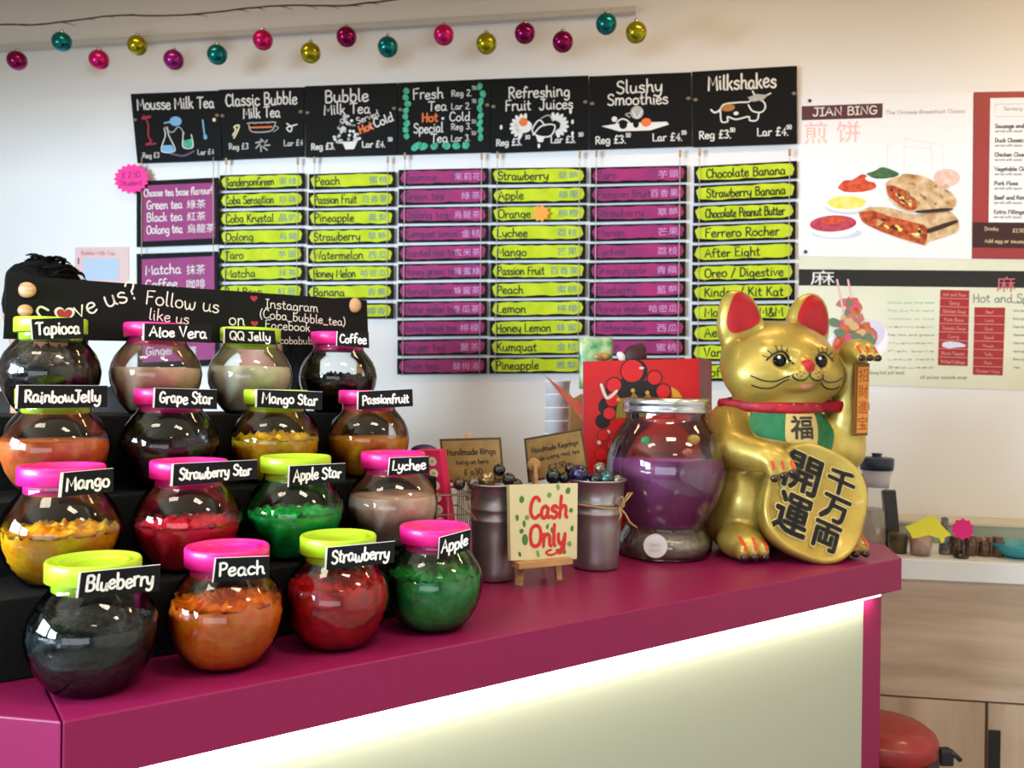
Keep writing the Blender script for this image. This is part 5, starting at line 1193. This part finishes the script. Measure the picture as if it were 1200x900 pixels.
b = MB(); fr_ = Matrix((d.normalized(), Vector((0, 0, 1)).cross(d.normalized()), Vector((0, 0, 1)))).transposed().to_4x4(); b.box((la+ra)/2+Vector((0, 0, -.0005)), (d.length, .026, .011), fr_, 0, .001); b.build('ledge', WOODP, EZ)

# ================================================================== wire basket with spotted packet
bx0 = at(488, 600, 1.60); 
def wb(u_, v_, z_): return bk0+BU*u_+BV*v_+Vector((0, 0, z_))
bk0 = at(551, 580, 1.560); bk0.z = 0; bk0 = Vector((bk0.x, bk0.y, 0))
BU = Vector((-.99, -.14, 0)).normalized()*.16; BV = Vector((-.25, .97, 0)).normalized()*.12
ztop = at(551, 580, 1.56).z; zb_ = CT+.003
WB = empty('wire_basket', Vector((bk0.x-.08, bk0.y+.05, CT)), 'bronze wire basket between the lychee jar and left bucket', 'basket')
for z_, r_ in ((ztop, .0022), (ztop-.036, .0014), (ztop-.075, .0014), (zb_+.03, .0014), (zb_, .002)):
    MB().tube([wb(0, 0, z_), wb(1, 0, z_), wb(1, 1, z_), wb(0, 1, z_)], r_, 6, closed=True, smooth=False).build('wire_hoop', WIRE, WB)
for i in range(9):
    t_ = i/8
    for (u_, v_) in ((t_, 0), (t_, 1)): MB().tube([wb(u_, v_, zb_), wb(u_, v_, ztop)], .0011, 5).build('wire', WIRE, WB)
for i in range(1, 6):
    t_ = i/6
    for (u_, v_) in ((0, t_), (1, t_)): MB().tube([wb(u_, v_, zb_), wb(u_, v_, ztop)], .0011, 5).build('wire', WIRE, WB)
q3 = [at(486, 528, 1.60), at(515, 528, 1.585), at(528, 625, 1.585), at(499, 625, 1.60)]
PK = empty('spotted_packet', (q3[2]+q3[3])/2, 'hot pink packet with white round spots standing in the wire basket', 'packet')
MB().slab(q3, .03).build('packet_body', mat('packet_pink', '#d8285e', .4), PK)
kq = Q(q3)
for i in range(6):
    b = MB(); b.flat = True; blob(b, kq, .66, .13+.145*i, .0085/kq.w, .0085/kq.h, 0, .0008, 20); blob(b, kq, .66, .13+.145*i, .0035/kq.w, .0035/kq.h, 1, .0012, 12); b.build('spot', [mat('spot_cream', '#f0e2c4', .5), mat('spot_teal', '#a8c0a4', .5)], PK)
pp_ = at(497, 528, 1.64)
tag(MB().ball(pp_, (.026, .012, .012), 16, 10).tube([pp_+Vector((-.03, 0, -.12)), pp_+Vector((-.01, 0, -.005))], .006, 8).build('purple_spoon', mat('deep_purple', '#3a2358', .4)), 'dark purple round thing peeking out behind the pink packet', 'utensil')

# ================================================================== gift bag, fan, cups
q3 = [at(683, 423.5, 2.06), at(819, 420, 2.06), at(822, 640, 2.06), at(684, 640, 2.06)]
for i in (2, 3): q3[i].z = CT+.0015
GB = empty('red_gift_bag', (q3[2]+q3[3])/2, 'bright red gift bag with black dragon print behind the jar', 'bag')
dv = Vector((.05, .09, 0))
b = MB(); b.slab(q3, .0012); sd_ = [q3[1], q3[1]+dv, q3[2]+dv, q3[2]]
b.build('bag_front', mat('bag_red', '#d80a10', .4, vary=.08, vscale=9), GB)
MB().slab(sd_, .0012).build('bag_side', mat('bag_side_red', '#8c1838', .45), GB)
MB().slab([q3[1]+dv, q3[0]+dv, q3[3]+dv, q3[2]+dv], .0012).build('bag_back', mat('bag_red'  , '#d80a10'), GB)
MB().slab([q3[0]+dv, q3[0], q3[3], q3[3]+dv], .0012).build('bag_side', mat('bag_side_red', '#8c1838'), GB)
bq = Q([q3[0], q3[1], q3[2], q3[3]])
def bu(px, py): p = at(px, py, 2.06); return ((p.x-q3[0].x)/bq.w, (q3[0].z-p.z)/bq.h)
b = MB(); b.flat = True; kk = 2.06/1000; zo = [.0006]
def bc(px, py, r_, mi, n=22, ry=None): zo[0] += .00008; u_, v_ = bu(px, py); blob(b, bq, u_, v_, r_*kk/bq.w, (ry or r_)*kk/bq.h, mi, zo[0], n)
for (x, y, r_) in ((740, 462, 20), (722, 458, 13), (760, 464, 16), (712, 478, 12), (775, 474, 12), (705, 495, 9), (744, 438, 15)): bc(x, y, r_, 0)
for (x, y, r_) in ((741, 437, 13), (767, 446, 8), (777, 462, 8), (719, 453, 8.5), (717, 470, 8), (713, 486, 7)): bc(x, y, r_+1.4, 0); bc(x, y, r_, 1)
bc(752, 434, 3, 2, ry=1.5)
zo[0] += .0001; poly(b, bq, [bu(722, 478), bu(728, 468), bu(735, 472), bu(742, 462), bu(750, 471), bu(760, 464), bu(766, 474), bu(772, 490), bu(720, 492)], 3, zo[0])
zo[0] += .0001; poly(b, bq, [bu(786, 457), bu(794, 462), bu(803, 476), bu(798, 480), bu(788, 472)], 4, zo[0])
zo[0] += .0001; draw(b, bq, [bu(704, 452), bu(708, 464), bu(712, 468), (bu(722, 460))], .007, 2, zo[0])
for (x, y) in ((724, 470), (741, 460), (758, 463), (711, 508), (700, 520), (722, 530)): bc(x, y, 2.4, 4 if y < 480 else 2)
for (x, y, r_) in ((705, 512, 6), (716, 524, 7), (702, 534, 7)): bc(x, y, r_+1, 5); bc(x, y, r_, 1)
b.build('printed_design', [mat('bag_black', '#14060a', .5), mat('disc_red', '#e01418', .4), mat('print_pale', '#e8dcd0', .5), mat('crown_olive', '#8a8420', .5), mat('print_gold', '#e0a030', .5), mat('bag_dark_red', '#9c0a10', .5)], GB)
# things sticking out of the bag
c = at(698, 412, 2.10)
GP = empty('green_snack_packet', at(698, 430, 2.10), 'green and gold snack packet poking out of the red bag', 'packet')
b = MB(); rn = random.Random(9); vs = []; fs = []
nu, nv = 10, 10
for j_ in range(nv+1):
    for i in range(nu+1):
        u_, v_ = i/nu, j_/nv; p = at(679+u_*39, 396+v_*60, 2.10); puff = .010*math.sin(math.pi*u_)*min(1, v_*2.5); vs.append(p+Vector((0, -puff+.003*noise.noise(Vector((u_*5, v_*5, 1))), .004*noise.noise(Vector((u_*4, 3, 0)))*(1-v_))))
nb_ = len(vs)
for v in vs[:nb_]: pass
vs2 = [Vector((v.x, 2*2.105-v.y, v.z)) for v in vs]
for j_ in range(nv):
    for i in range(nu): a = j_*(nu+1)+i; fs.append((a, a+1, a+nu+2, a+nu+1)); fs.append((a+nb_, a+nu+1+nb_, a+nu+2+nb_, a+1+nb_))
edge = [i for i in range(nu+1)]+[(j_+1)*(nu+1)-1 for j_ in range(1, nv+1)]+[nv*(nu+1)+i for i in range(nu-1, -1, -1)]+[j_*(nu+1) for j_ in range(nv-1, 0, -1)]
for i in range(len(edge)): a, c2_ = edge[i], edge[(i+1) % len(edge)]; fs.append((a, c2_, c2_+nb_, a+nb_))
b.add(vs+vs2, fs, 0, True); b.build('packet_body', mat('packet_green', '#2f8a50', .35, col2='#c8d8a0', vscale=28), GP)
b = MB().ball(at(706, 418, 2.085), (.022, .006, .010), 12, 8); b.build('gold_print', mat('packet_gold', '#c89a4a', .4, col2='#5a3a20', vscale=50), GP)
b = MB(); p = at(744, 418, 2.11); b.ball(p, (.030, .016, .030), 16, 10, M=Matrix.Rotation(R_(30), 3, 'Y')); b.ball(p+Vector((.014, 0, .014)), (.014, .010, .020), 12, 8); b.tube([p+Vector((0, 0, -.10)), p], .008, 8)
tag(b.build('dried_flower', mat('plum_brown', '#4a1f26', .6, vary=.4, vscale=40)), 'plum brown tuft standing in the red bag', 'flower')
b = MB(); p = at(728, 418, 2.10); b.ball(p, (.010, .006, .014), 10, 8, M=Matrix.Rotation(R_(-40), 3, 'Y')); b.tube([p+Vector((-.012, 0, -.09)), p], .003, 6)
tag(b.build('paper_tag', CHALK), 'small white tag beside the plum brown tuft in the red bag', 'tag')
b = MB(); q4 = [at(821, 420, 2.15), at(834, 424, 2.17), at(834, 640, 2.17), at(821, 640, 2.15)]
for i in (2, 3): q4[i].z = CT+.0015
tag(b.slab(q4, .03).build('plum_box', mat('plum_red_box', '#8a1c3c', .45, vary=.3, vscale=20)), 'narrow plum red box between the red bag and cat', 'box')
# folded red fan leaning on a kraft bag
b = MB(); a0 = at(633, 437, 2.02); 
pl_ = []
tipA, tipB = at(634, 436, 2.03), at(640, 441, 1.98); botA, botB = at(682, 474, 2.03), at(684, 498, 1.97)
n_ = 7; vs = []; fs = []
for i in range(n_+1):
    t_ = i/n_; z_ = .006*(i % 2); vs += [tipA.lerp(tipB, t_)+Vector((0, z_, 0)), botA.lerp(botB, t_)+Vector((0, z_, z_))]
for i in range(n_): a = 2*i; fs.append((a, a+1, a+3, a+2))
m_ = len(vs); vs += [v+Vector((0, .002, 0)) for v in vs]; fs += [tuple(x+m_ for x in f[::-1]) for f in fs]
b.add(vs, fs); tag(b.build('folded_fan', mat('fan_red', '#c03a4a', .6, col2='#a87a68', vscale=9)), 'folded red paper fan leaning out left of the red bag', 'fan')
q4 = [at(669, 470, 2.10), at(683, 462, 2.10), at(684, 640, 2.10), at(665, 640, 2.10)]
for i in (2, 3): q4[i].z = CT+.0015
b = MB(); tag(b.slab(q4, .06).build('kraft_bag', mat('kraft_bag_paper', '#a8783c', .7, vary=.2, vscale=20)), 'kraft paper bag squeezed between cups and red bag', 'bag')
cc = at(653, 500, 2.34)
for i in range(9):
    z_ = CT+.0012+.036*i
    b = MB(); base = Vector((cc.x, cc.y, z_+.0)); pr = [(.0, .002), (.027, .002), (.028, 0), (.034, .088), (.0365, .089), (.0368, .092), (.034, .0925), (.033, .089), (.0268, .004), (0, .004)]
    o = b.lathe(base, pr, 40).build('paper_cup', mat('cup_white', '#e4e4e2', .5), origin=base)
    tag(o, ['lowest white cup of the stack behind the counter, hidden low', 'second white cup from the bottom of the stack', 'third white cup from the bottom of the stack', 'fourth white cup from the bottom of the stack', 'fifth white cup from the bottom of the stack', 'fourth white cup from the top of the stack', 'third white cup from the top of the stack', 'second white cup from the top of the stack', 'topmost white cup of the stack left of the red bag'][i], 'cup', 'stacked white cups')

# ================================================================== back cabinet and things on it
def cab(px, py, off): return onwall(px, py, off)
fo = .42                                                               # depth of the cabinet in front of the wall
ztw = (onwall(1120, 657.6, fo)).z
a0 = (onwall(930, 650, fo)-W0).dot(WW); a1 = WR-.02
def CB(a, z, off): return wl(a, z, off)
bcb = empty('back_cabinet', CB((a0+a1)/2, 0, fo/2), 'light wood cabinet with white worktop under the menu posters', 'cabinet')
zwb = onwall(1120, 681.5, fo).z; zdr = onwall(1120, 821, fo-.012).z
MB().prism([CB(a0, zwb, fo), CB(a1, zwb, fo), CB(a1, zwb, .002), CB(a0, zwb, .002)], (0, 0, ztw-zwb)).build('worktop', mat('worktop_white', '#e4e6e8', .35), bcb, bevel=.002)
CW = mat('cabinet_oak', '#c6b09c', .5, col2='#a8917c', vscale=1.6, stretch=(1.2, 1.2, 11), bump=.05, bscale=8)
CWV = mat('cabinet_oak_upright', '#c6b09c', .5, col2='#ab947e', vscale=1.6, stretch=(9, 9, .9), bump=.05, bscale=8)
MB().prism([CB(a0+.02, .1, fo-.04), CB(a1, .1, fo-.04), CB(a1, .1, .02), CB(a0+.02, .1, .02)], (0, 0, zwb-.1)).build('carcass', CWV, bcb)
MB().prism([CB(a0+.01, zdr+.004, fo-.012), CB(a1, zdr+.004, fo-.012), CB(a1, zdr+.004, fo-.036), CB(a0+.01, zdr+.004, fo-.036)], (0, 0, zwb-zdr-.006)).build('drawer_front', CW, bcb)
ag = (onwall(1156, 860, fo-.012)-W0).dot(WW)
for (l0, l1) in ((a0+.01, ag-.0045), (ag+.0045, ag+.62)):
    MB().prism([CB(l0, .12, fo-.012), CB(l1, .12, fo-.012), CB(l1, .12, fo-.036), CB(l0, .12, fo-.036)], (0, 0, zdr-.122)).build('door', CWV, bcb)
MB().prism([CB(a0+.03, 0, fo-.08), CB(a1, 0, fo-.08), CB(a1, 0, .02), CB(a0+.03, 0, .02)], (0, 0, .1)).build('plinth', BLACKCLOTH, bcb)
hz = onwall(1163, 855, fo-.012).z
b = MB(); b.box(CB(ag+.021, hz-.075, fo-.0115), (.032, .006, .15), Matrix.Rotation(math.atan2(WW.y, WW.x), 4, 'Z'), 0, .0028); b.build('finger_pull', mat('pull_black', '#15110f', .5), bcb)
# shelf riser at the back of the worktop
zr = onwall(1150, 612, .10).z; zr2 = onwall(1150, 636, .10).z
ar0 = (onwall(1052, 620, .1)-W0).dot(WW)
SR = empty('shelf_riser', CB(ar0+.5, ztw, .06), 'frosted glass shelf riser along the back of the white worktop', 'shelf')
MB().prism([CB(ar0, zr-.008, .13), CB(a1, zr-.008, .13), CB(a1, zr-.008, .004), CB(ar0, zr-.008, .004)], (0, 0, .008)).build('shelf_top', mat('riser_beige', '#cfc6b2', .4), SR)
MB().prism([CB(ar0, zr2, .126), CB(a1, zr2, .126), CB(a1, zr2, .120), CB(ar0, zr2, .120)], (0, 0, zr-zr2-.009)).build('front_panel', mat('riser_glass', '#b4c4b6', .25, trans=.3), SR)
for aa in (ar0+.02, ar0+.7): MB().prism([CB(aa, ztw+.001, .118), CB(aa+.012, ztw+.001, .118), CB(aa+.012, ztw+.001, .01), CB(aa, ztw+.001, .01)], (0, 0, zr-ztw-.010)).build('support', mat('riser_beige', '#cfc6b2'), SR)
# pots and packets under the riser
rn = random.Random(21)
for i in range(8):
    px = 1112+i*8.2; c = onwall(px, 648, .31+.012*(i % 2)); c.z = ztw+.001; h_ = rn.uniform(.042, .060); r_ = rn.uniform(.016, .021)
    b = MB().lathe(c, [(r_*.8, 0), (r_, .004), (r_, h_*.75), (r_*.85, h_*.85), (r_*.9, h_), (0, h_)], 18)
    o = b.build('spice_pot', mat('pot_%d' % (i % 4), ['#8a4a24', '#5e3a22', '#b06a3a', '#6c4a30'][i % 4], .35, coat=.5, col2='#3a2416', vscale=60), origin=c)
    tag(o, ['first', 'second', 'third', 'fourth', 'fifth', 'sixth', 'seventh', 'last'][i]+' small brown pot from the left under the glass riser', 'pot', 'brown pots under the riser')
c = onwall(1192, 655, .32); c.z = ztw+.001
tag(MB().lathe(c, [(0, .003), (.03, 0), (.055, .012), (.072, .034), (.075, .040), (.070, .040), (.052, .016), (0, .010)], 36).build('teal_bowl', mat('teal_glaze', '#1c98a4', .25, coat=.5)), 'shallow teal bowl at the right edge of the worktop', 'bowl')
# clear cup with neon stars
c = onwall(1078, 655, .35); c.z = ztw+.001
CU = empty('clear_cup', c, 'clear pot of pink sweets under the neon yellow star', 'cup')
MB().lathe(c, [(.028, 0), (.036, .07), (.034, .07), (.026, .003)], 28).build('cup_wall', glassmat('cup_plastic', (.97, .97, .97), 1.3, .1, 0, .4), CU)
MB().lathe(c, [(0, .004), (.025, .004), (.030, .05), (0, .054)], 24, fn=lambda v: v*(1+.08*noise.noise(v*90))).build('sweets', mat('pink_sweets', '#f0cdbc', .5, col2='#d09a86', vscale=60), CU)
c2_ = onwall(1052, 655, .33); c2_.z = ztw+.001
tag(MB().lathe(c2_, [(.024, 0), (.028, .05), (.025, .058), (0, .058)], 20).build('brown_jar', mat('jar_olive', '#5c4a20', .4, col2='#3a2c18', vscale=40)), 'dark olive jar left of the clear pot of pink sweets', 'jar')
def cardstar(px, py, pts, m, label, off, name='star_card'):
    c = onwall(px, py, off); kx = c.y/1000.
    b = MB().prism([c+WW*(x*kx)+Vector((0, 0, -y*kx)) for x, y in pts], WN*.0015); o = b.build(name, m, origin=c); tag(o, label, 'price tag', 'neon star cards on the worktop'); return c
cardstar(1088, 618, [(-26, 0), (-12, -6), (-1, -13), (6, -13), (12, -6), (25, 8), (18, 11), (17, 17), (14, 18), (12, 12), (0, 9), (-18, 14), (-20, 8)], mat('neon_yellow_card', '#f4f03a', .6), 'neon yellow star card in the clear pot', .395)
cs = cardstar(1128, 620, [(13*math.cos(2*math.pi*i/20)*(1 if i % 2 else .82), 13*math.sin(2*math.pi*i/20)*(1 if i % 2 else .82)) for i in range(20)], mat('neon_rose_card', '#f01c88', .6), 'neon rose star card right of the yellow one', .375)
b = MB(); cs2 = Vector((cs.x, cs.y, 0))
b.tube([Vector((cs.x, cs.y+.004, ztw+.001)), cs+Vector((0, .004, 0))], .003, 8); b.lathe(Vector((cs.x, cs.y+.006, ztw+.001)), [(.02, 0), (.02, .006), (.004, .01), (.004, .02), (0, .02)], 20)
tag(b.build('card_stand', BLACK), 'small dark stand holding the neon rose star', 'stand')
c = onwall(1107, 630, .32); b = MB(); c.z = ztw+.001
b.lathe(c, [(.014, 0), (.016, .01), (.013, .05), (.008, .07), (.010, .085), (.010, .105), (0, .108)], 20); tag(b.build('sauce_bottle', mat('bottle_dark', '#2c2430', .3, coat=.5, col2='#8a8a90', vscale=40)), 'little dark bottle between the yellow and rose cards', 'bottle')
# carafe with blue stopper
c = onwall(1026, 641, .20); c.z = ztw+.001
CF = empty('carafe', c, 'clear carafe with navy stopper behind the cat', 'carafe')
hC = onwall(1026, 548, .20).z-ztw
pr = [(0, .004), (.058, .004), (.060, 0), (.064, .012), (.062, .05), (.050, .11), (.038, .155), (.033, .175), (.036, .20), (.043, hC-.01), (.044, hC)]
MB().lathe(c, pr[2:], 40).build('glass_body', glassmat('carafe_glass', (.96, .97, .97), 1.4, .02, .02, .7), CF)
MB().lathe(c, [(.036, .176), (.0385, .20), (.0445, hC-.006), (.0448, hC)], 40).build('frosted_collar', mat('frosted_grey', '#c9c4c8', .4), CF)
MB().lathe(c, [(0, hC+.004), (.046, hC+.004), (.048, hC-.008), (.050, hC+.010), (.050, hC+.028), (.044, hC+.031), (.014, hC+.031), (.014, hC+.040), (.018, hC+.043), (0, hC+.044)], 36).build('stopper', mat('navy_stopper', '#1c2a48', .35), CF)
b = MB().lathe(c, [(0, .006), (.056, .006), (.060, .014), (.058, .05), (.047, .108), (.0, .108)], 36); tag(b.build('carafe_water', mat('water_red_reflection', '#d9dcc6', .15, col2='#cc8a70', vscale=9, alpha=.5)), 'pale liquid with red reflection in the carafe', 'liquid', kind='stuff')  # red reflection is painted into the liquid as its second tone
# card reader leaning, and a brown soft toy behind the raised arm
c0, c1_ = onwall(1041, 574, .22), onwall(1047, 648, .26); c1_.z = ztw+.002
d = c0-c1_; b = MB(); b.box((c0+c1_)/2, (.040, .022, d.length), d.to_track_quat('Z', 'Y').to_matrix().to_4x4(), 0, .005)
CRD = tag(b.build('card_reader', mat('reader_black', '#1a1a1d', .4)), 'upright black card reader right of the carafe', 'card reader')
c = onwall(990, 560, .30); b = MB(); 
TY = empty('kraft_pouch', Vector((c.x, c.y, ztw+.001)), 'brown and pink crumpled pouch seen past the raised arm', 'pouch')
b.lathe(Vector((c.x, c.y, ztw+.001)), [(.0, .0), (.05, .0), (.058, .04), (.055, .12), (.048, .18), (.056, .205), (.05, .225), (0, .22)], 28, fn=lambda v: Vector((v.x*(1+.18*noise.noise(v*22)), v.y*.6*(1+.18*noise.noise(v*22)), v.z+.012*noise.noise(v*30)))); b.build('pouch_body', mat('pouch_brown', '#6e4436', .5, col2='#b98676', vscale=22), TY)
MB().tube([Vector((c.x+.055*math.cos(a), c.y+.035*math.sin(a), ztw+.185)) for a in [i*math.pi/8 for i in range(16)]], .004, 6, closed=True).build('pouch_tie', mat('dark_cord', '#2c1a18', .7), TY)

# ================================================================== red pedal bin
Yb = 2.12; bc_ = at(1033, 851, Yb); rbn = .128; zl = bc_.z
BN = empty('red_bin', Vector((bc_.x, bc_.y, 0)), 'round red bin with domed lid beside the counter leg', 'bin')
cB = Vector((bc_.x, bc_.y, 0))
BR = mat('bin_red', '#8c1a1c', .4, coat=.2)
MB().lathe(cB, [(0, .012), (.105, .012), (.108, .002), (.112, .02), (.122, zl-.075), (0, zl-.075)], 48).build('bin_body', BR, BN)
MB().lathe(cB, [(.124, zl-.078), (.130, zl-.078), (.131, zl-.05), (.124, zl-.05)], 48).build('black_band', mat('bin_black', '#141316', .5), BN)
MB().lathe(cB, [(.127, zl-.05), (.1285, zl-.048), (.1285, zl-.018), (.124, zl-.008), (.112, zl-.004), (.108, zl+.004), (.06, zl+.010), (0, zl+.012)], 48).build('lid', BR, BN)
kx = cB+Vector((.131, -.03, zl-.060))
b = MB(); b.box(kx+Vector((.012, 0, 0)), (.034, .03, .040), None, 0, .006); b.tube([kx+Vector((.02, -.012, .018)), kx+Vector((.036, -.012, .004)), kx+Vector((.044, -.012, -.004))], .006, 8); b.tube([kx+Vector((.02, .012, -.016)), kx+Vector((.034, .006, -.012))], .007, 8)
b.build('latch_clip', mat('bin_black', '#141316'), BN)
MB().box(cB+Vector((-.02, -.12, .02)), (.06, .05, .012), None, 0, .003).build('pedal', mat('bin_black', '#141316'), BN)

# ================================================================== the two people behind the counter
def person(px, Yp, ztop_, face, label, shirt, hairlong=False):
    """face: direction the face looks at (radians, 0 = towards +y away from camera is pi)"""
    c = at(px, 450, Yp); o0 = Vector((c.x, c.y, 0)); H = ztop_-.012; s_ = H/1.72
    o = empty('person', o0, label, 'person', None)
    M = Matrix.Rotation(face, 4, 'Z') @ Matrix.Scale(s_, 4)
    g = SDF((-.32, -.20, -.01), (.32, .26, 1.74), .0115)
    g.ell((0, 0, 1.605), (.077, .092, .110), .02); g.ell((0, -.035, 1.545), (.055, .055, .055), .02); g.ell((0, -.095, 1.60), (.013, .018, .020), .012); g.ell((0, -.09, 1.635), (.045, .014, .010), .01)
    g.ell((-.03, -.090, 1.618), (.014, .012, .010), .006, sub=True); g.ell((.03, -.090, 1.618), (.014, .012, .010), .006, sub=True); g.ell((0, -.092, 1.558), (.024, .010, .007), .008)
    for sx in (-1, 1): g.ell((sx*.080, .004, 1.602), (.012, .020, .032), .006)
    g.cap((0, .012, 1.42), (0, .005, 1.53), .056, .052, .02)
    g.ell((0, .01, 1.27), (.165, .10, .17), .04); g.ell((0, .01, 1.05), (.135, .09, .16), .06); g.ell((0, .015, .93), (.155, .105, .12), .05)
    for sx in (-1, 1):
        g.ell((sx*.165, .01, 1.385), (.06, .055, .055), .04)
        g.cap((sx*.19, .01, 1.37), (sx*.215, .02, 1.10), .047, .038, .02); g.cap((sx*.215, .02, 1.10), (sx*.16, -.11, .99), .037, .026, .015)
        g.ell((sx*.145, -.145, .978), (.034, .042, .016), .012)
        for i, (fx, ln) in enumerate(((-.024, .055), (-.008, .066), (.008, .062), (.024, .048))): g.cap((sx*.145+fx, -.175, .978), (sx*.145+fx, -.175-ln*.5, .965), .0088, .008, .003)
        g.cap((sx*.145-sx*.03, -.14, .978), (sx*.145-sx*.052, -.165, .968), .010, .0088, .004)
        g.cap((sx*.085, .015, .88), (sx*.09, .0, .48), .082, .055, .03); g.cap((sx*.09, .0, .48), (sx*.09, .02, .10), .052, .038, .02); g.cap((sx*.09, .03, .05), (sx*.10, -.11, .035), .042, .036, .02)
    bo = g.obj('body', SKIN, o, M=M)
    h = SDF((-.14, -.15, 1.44), (.14, .17, 1.75), .007)
    h.ell((0, .018, 1.628), (.093, .098, .104), .02); h.ell((-.02, -.0, 1.69), (.06, .065, .040), .02); h.ell((0, .07, 1.55), (.072, .05, .08 if not hairlong else .11), .03)
    h.F = -smin(-h.F, np.sqrt((h.X/.078)**2+((h.Y+.075)/.075)**2+((h.Z-1.585)/.078)**2)*.075-.075, .01)
    for sx in (-1, 1): h.ell((sx*.09, -.004, 1.60), (.030, .026, .036), .004, sub=True)
    ho = h.obj('hair', HAIR, o, M=M, smooth=1)
    for p in ho.data.vertices: 
        d_ = noise.noise(p.co*55)*.006; p.co += p.normal*d_ if False else Vector((0, 0, d_))
    cu = MB(); rn = random.Random(5)
    for i in range(46):
        a_ = rn.uniform(0, 6.28); e_ = rn.uniform(.5, 1.45); p = Vector((.095*math.cos(a_)*math.cos(e_), .02+.098*math.sin(a_)*math.cos(e_), 1.628+.104*math.sin(e_)))
        t1_ = Vector((-math.sin(a_), math.cos(a_), rn.uniform(-.4, .2)))*rn.choice((-1, 1)); nn = (p-Vector((0, .02, 1.62))).normalized()
        cu.tube([o0+M @ (p+t1_*x*.045+nn*(.009*math.sin(x*3.14))) for x in (0, .25, .5, .75, 1)], [.004, .0045, .004, .003, .0012], 6)
    cu.build('curls', HAIR, ho)
    t = SDF((-.27, -.14, .84), (.27, .18, 1.50), .011)
    t.ell((0, .01, 1.27), (.178, .113, .178), .04); t.ell((0, .01, 1.05), (.148, .103, .17), .06); t.ell((0, .015, .95), (.165, .115, .12), .05); t.cap((0, .012, 1.40), (0, .012, 1.45), .07, .062, .02)
    for sx in (-1, 1): t.ell((sx*.165, .01, 1.385), (.069, .064, .062), .04); t.cap((sx*.19, .01, 1.37), (sx*.207, .018, 1.18), .056, .054, .02)
    t.F = np.maximum(t.F, 1.0-1-t.Z+.86)
    t.obj('shirt', mat(shirt[0], shirt[1], .8, bump=.2, bscale=60), o, M=M)
    t = SDF((-.22, -.16, .0), (.22, .18, 1.0), .012)
    t.ell((0, .015, .92), (.160, .110, .10), .04)
    for sx in (-1, 1): t.cap((sx*.085, .015, .88), (sx*.09, .0, .48), .092, .066, .03); t.cap((sx*.09, .0, .48), (sx*.09, .02, .10), .064, .054, .02)
    t.obj('trousers', mat('black_trousers', '#17171b', .8), o, M=M)
    for sx in (-1, 1):
        b = MB().ball(M @ Vector((sx*.030, -.086, 1.618)), (.0125*s_,)*3, 12, 8); b.v = [v+o0 for v in b.v]; eo = b.build('eye', mat('eye_white', '#e8e0d8', .3), o)
        b = MB().ball(M @ Vector((sx*.030, -.0955, 1.618)), (.005*s_,)*3, 8, 6); b.v = [v+o0 for v in b.v]; b.build('iris', BLACK, eo)
        b = MB().ball(M @ Vector((sx*.098, -.045, .032)), (.052, .115, .034), 16, 10, M=Matrix.Rotation(face, 3, 'Z'))
        for v in b.v: v.z = max(v.z, .001)
        b.v = [v+o0 for v in b.v]; b.build('shoe', mat('dark_shoes', '#1a1718', .5), o)
    return o
person(51, 2.0, EYE+.272, R_(8), 'person with curly black hair behind the left end of the sign', ('black_shirt', '#141417'))
person(323, 2.3, EYE+.215, R_(-78), 'person with black hair low behind the clear jelly jars', ('charcoal_shirt', '#1c1c22'), True)
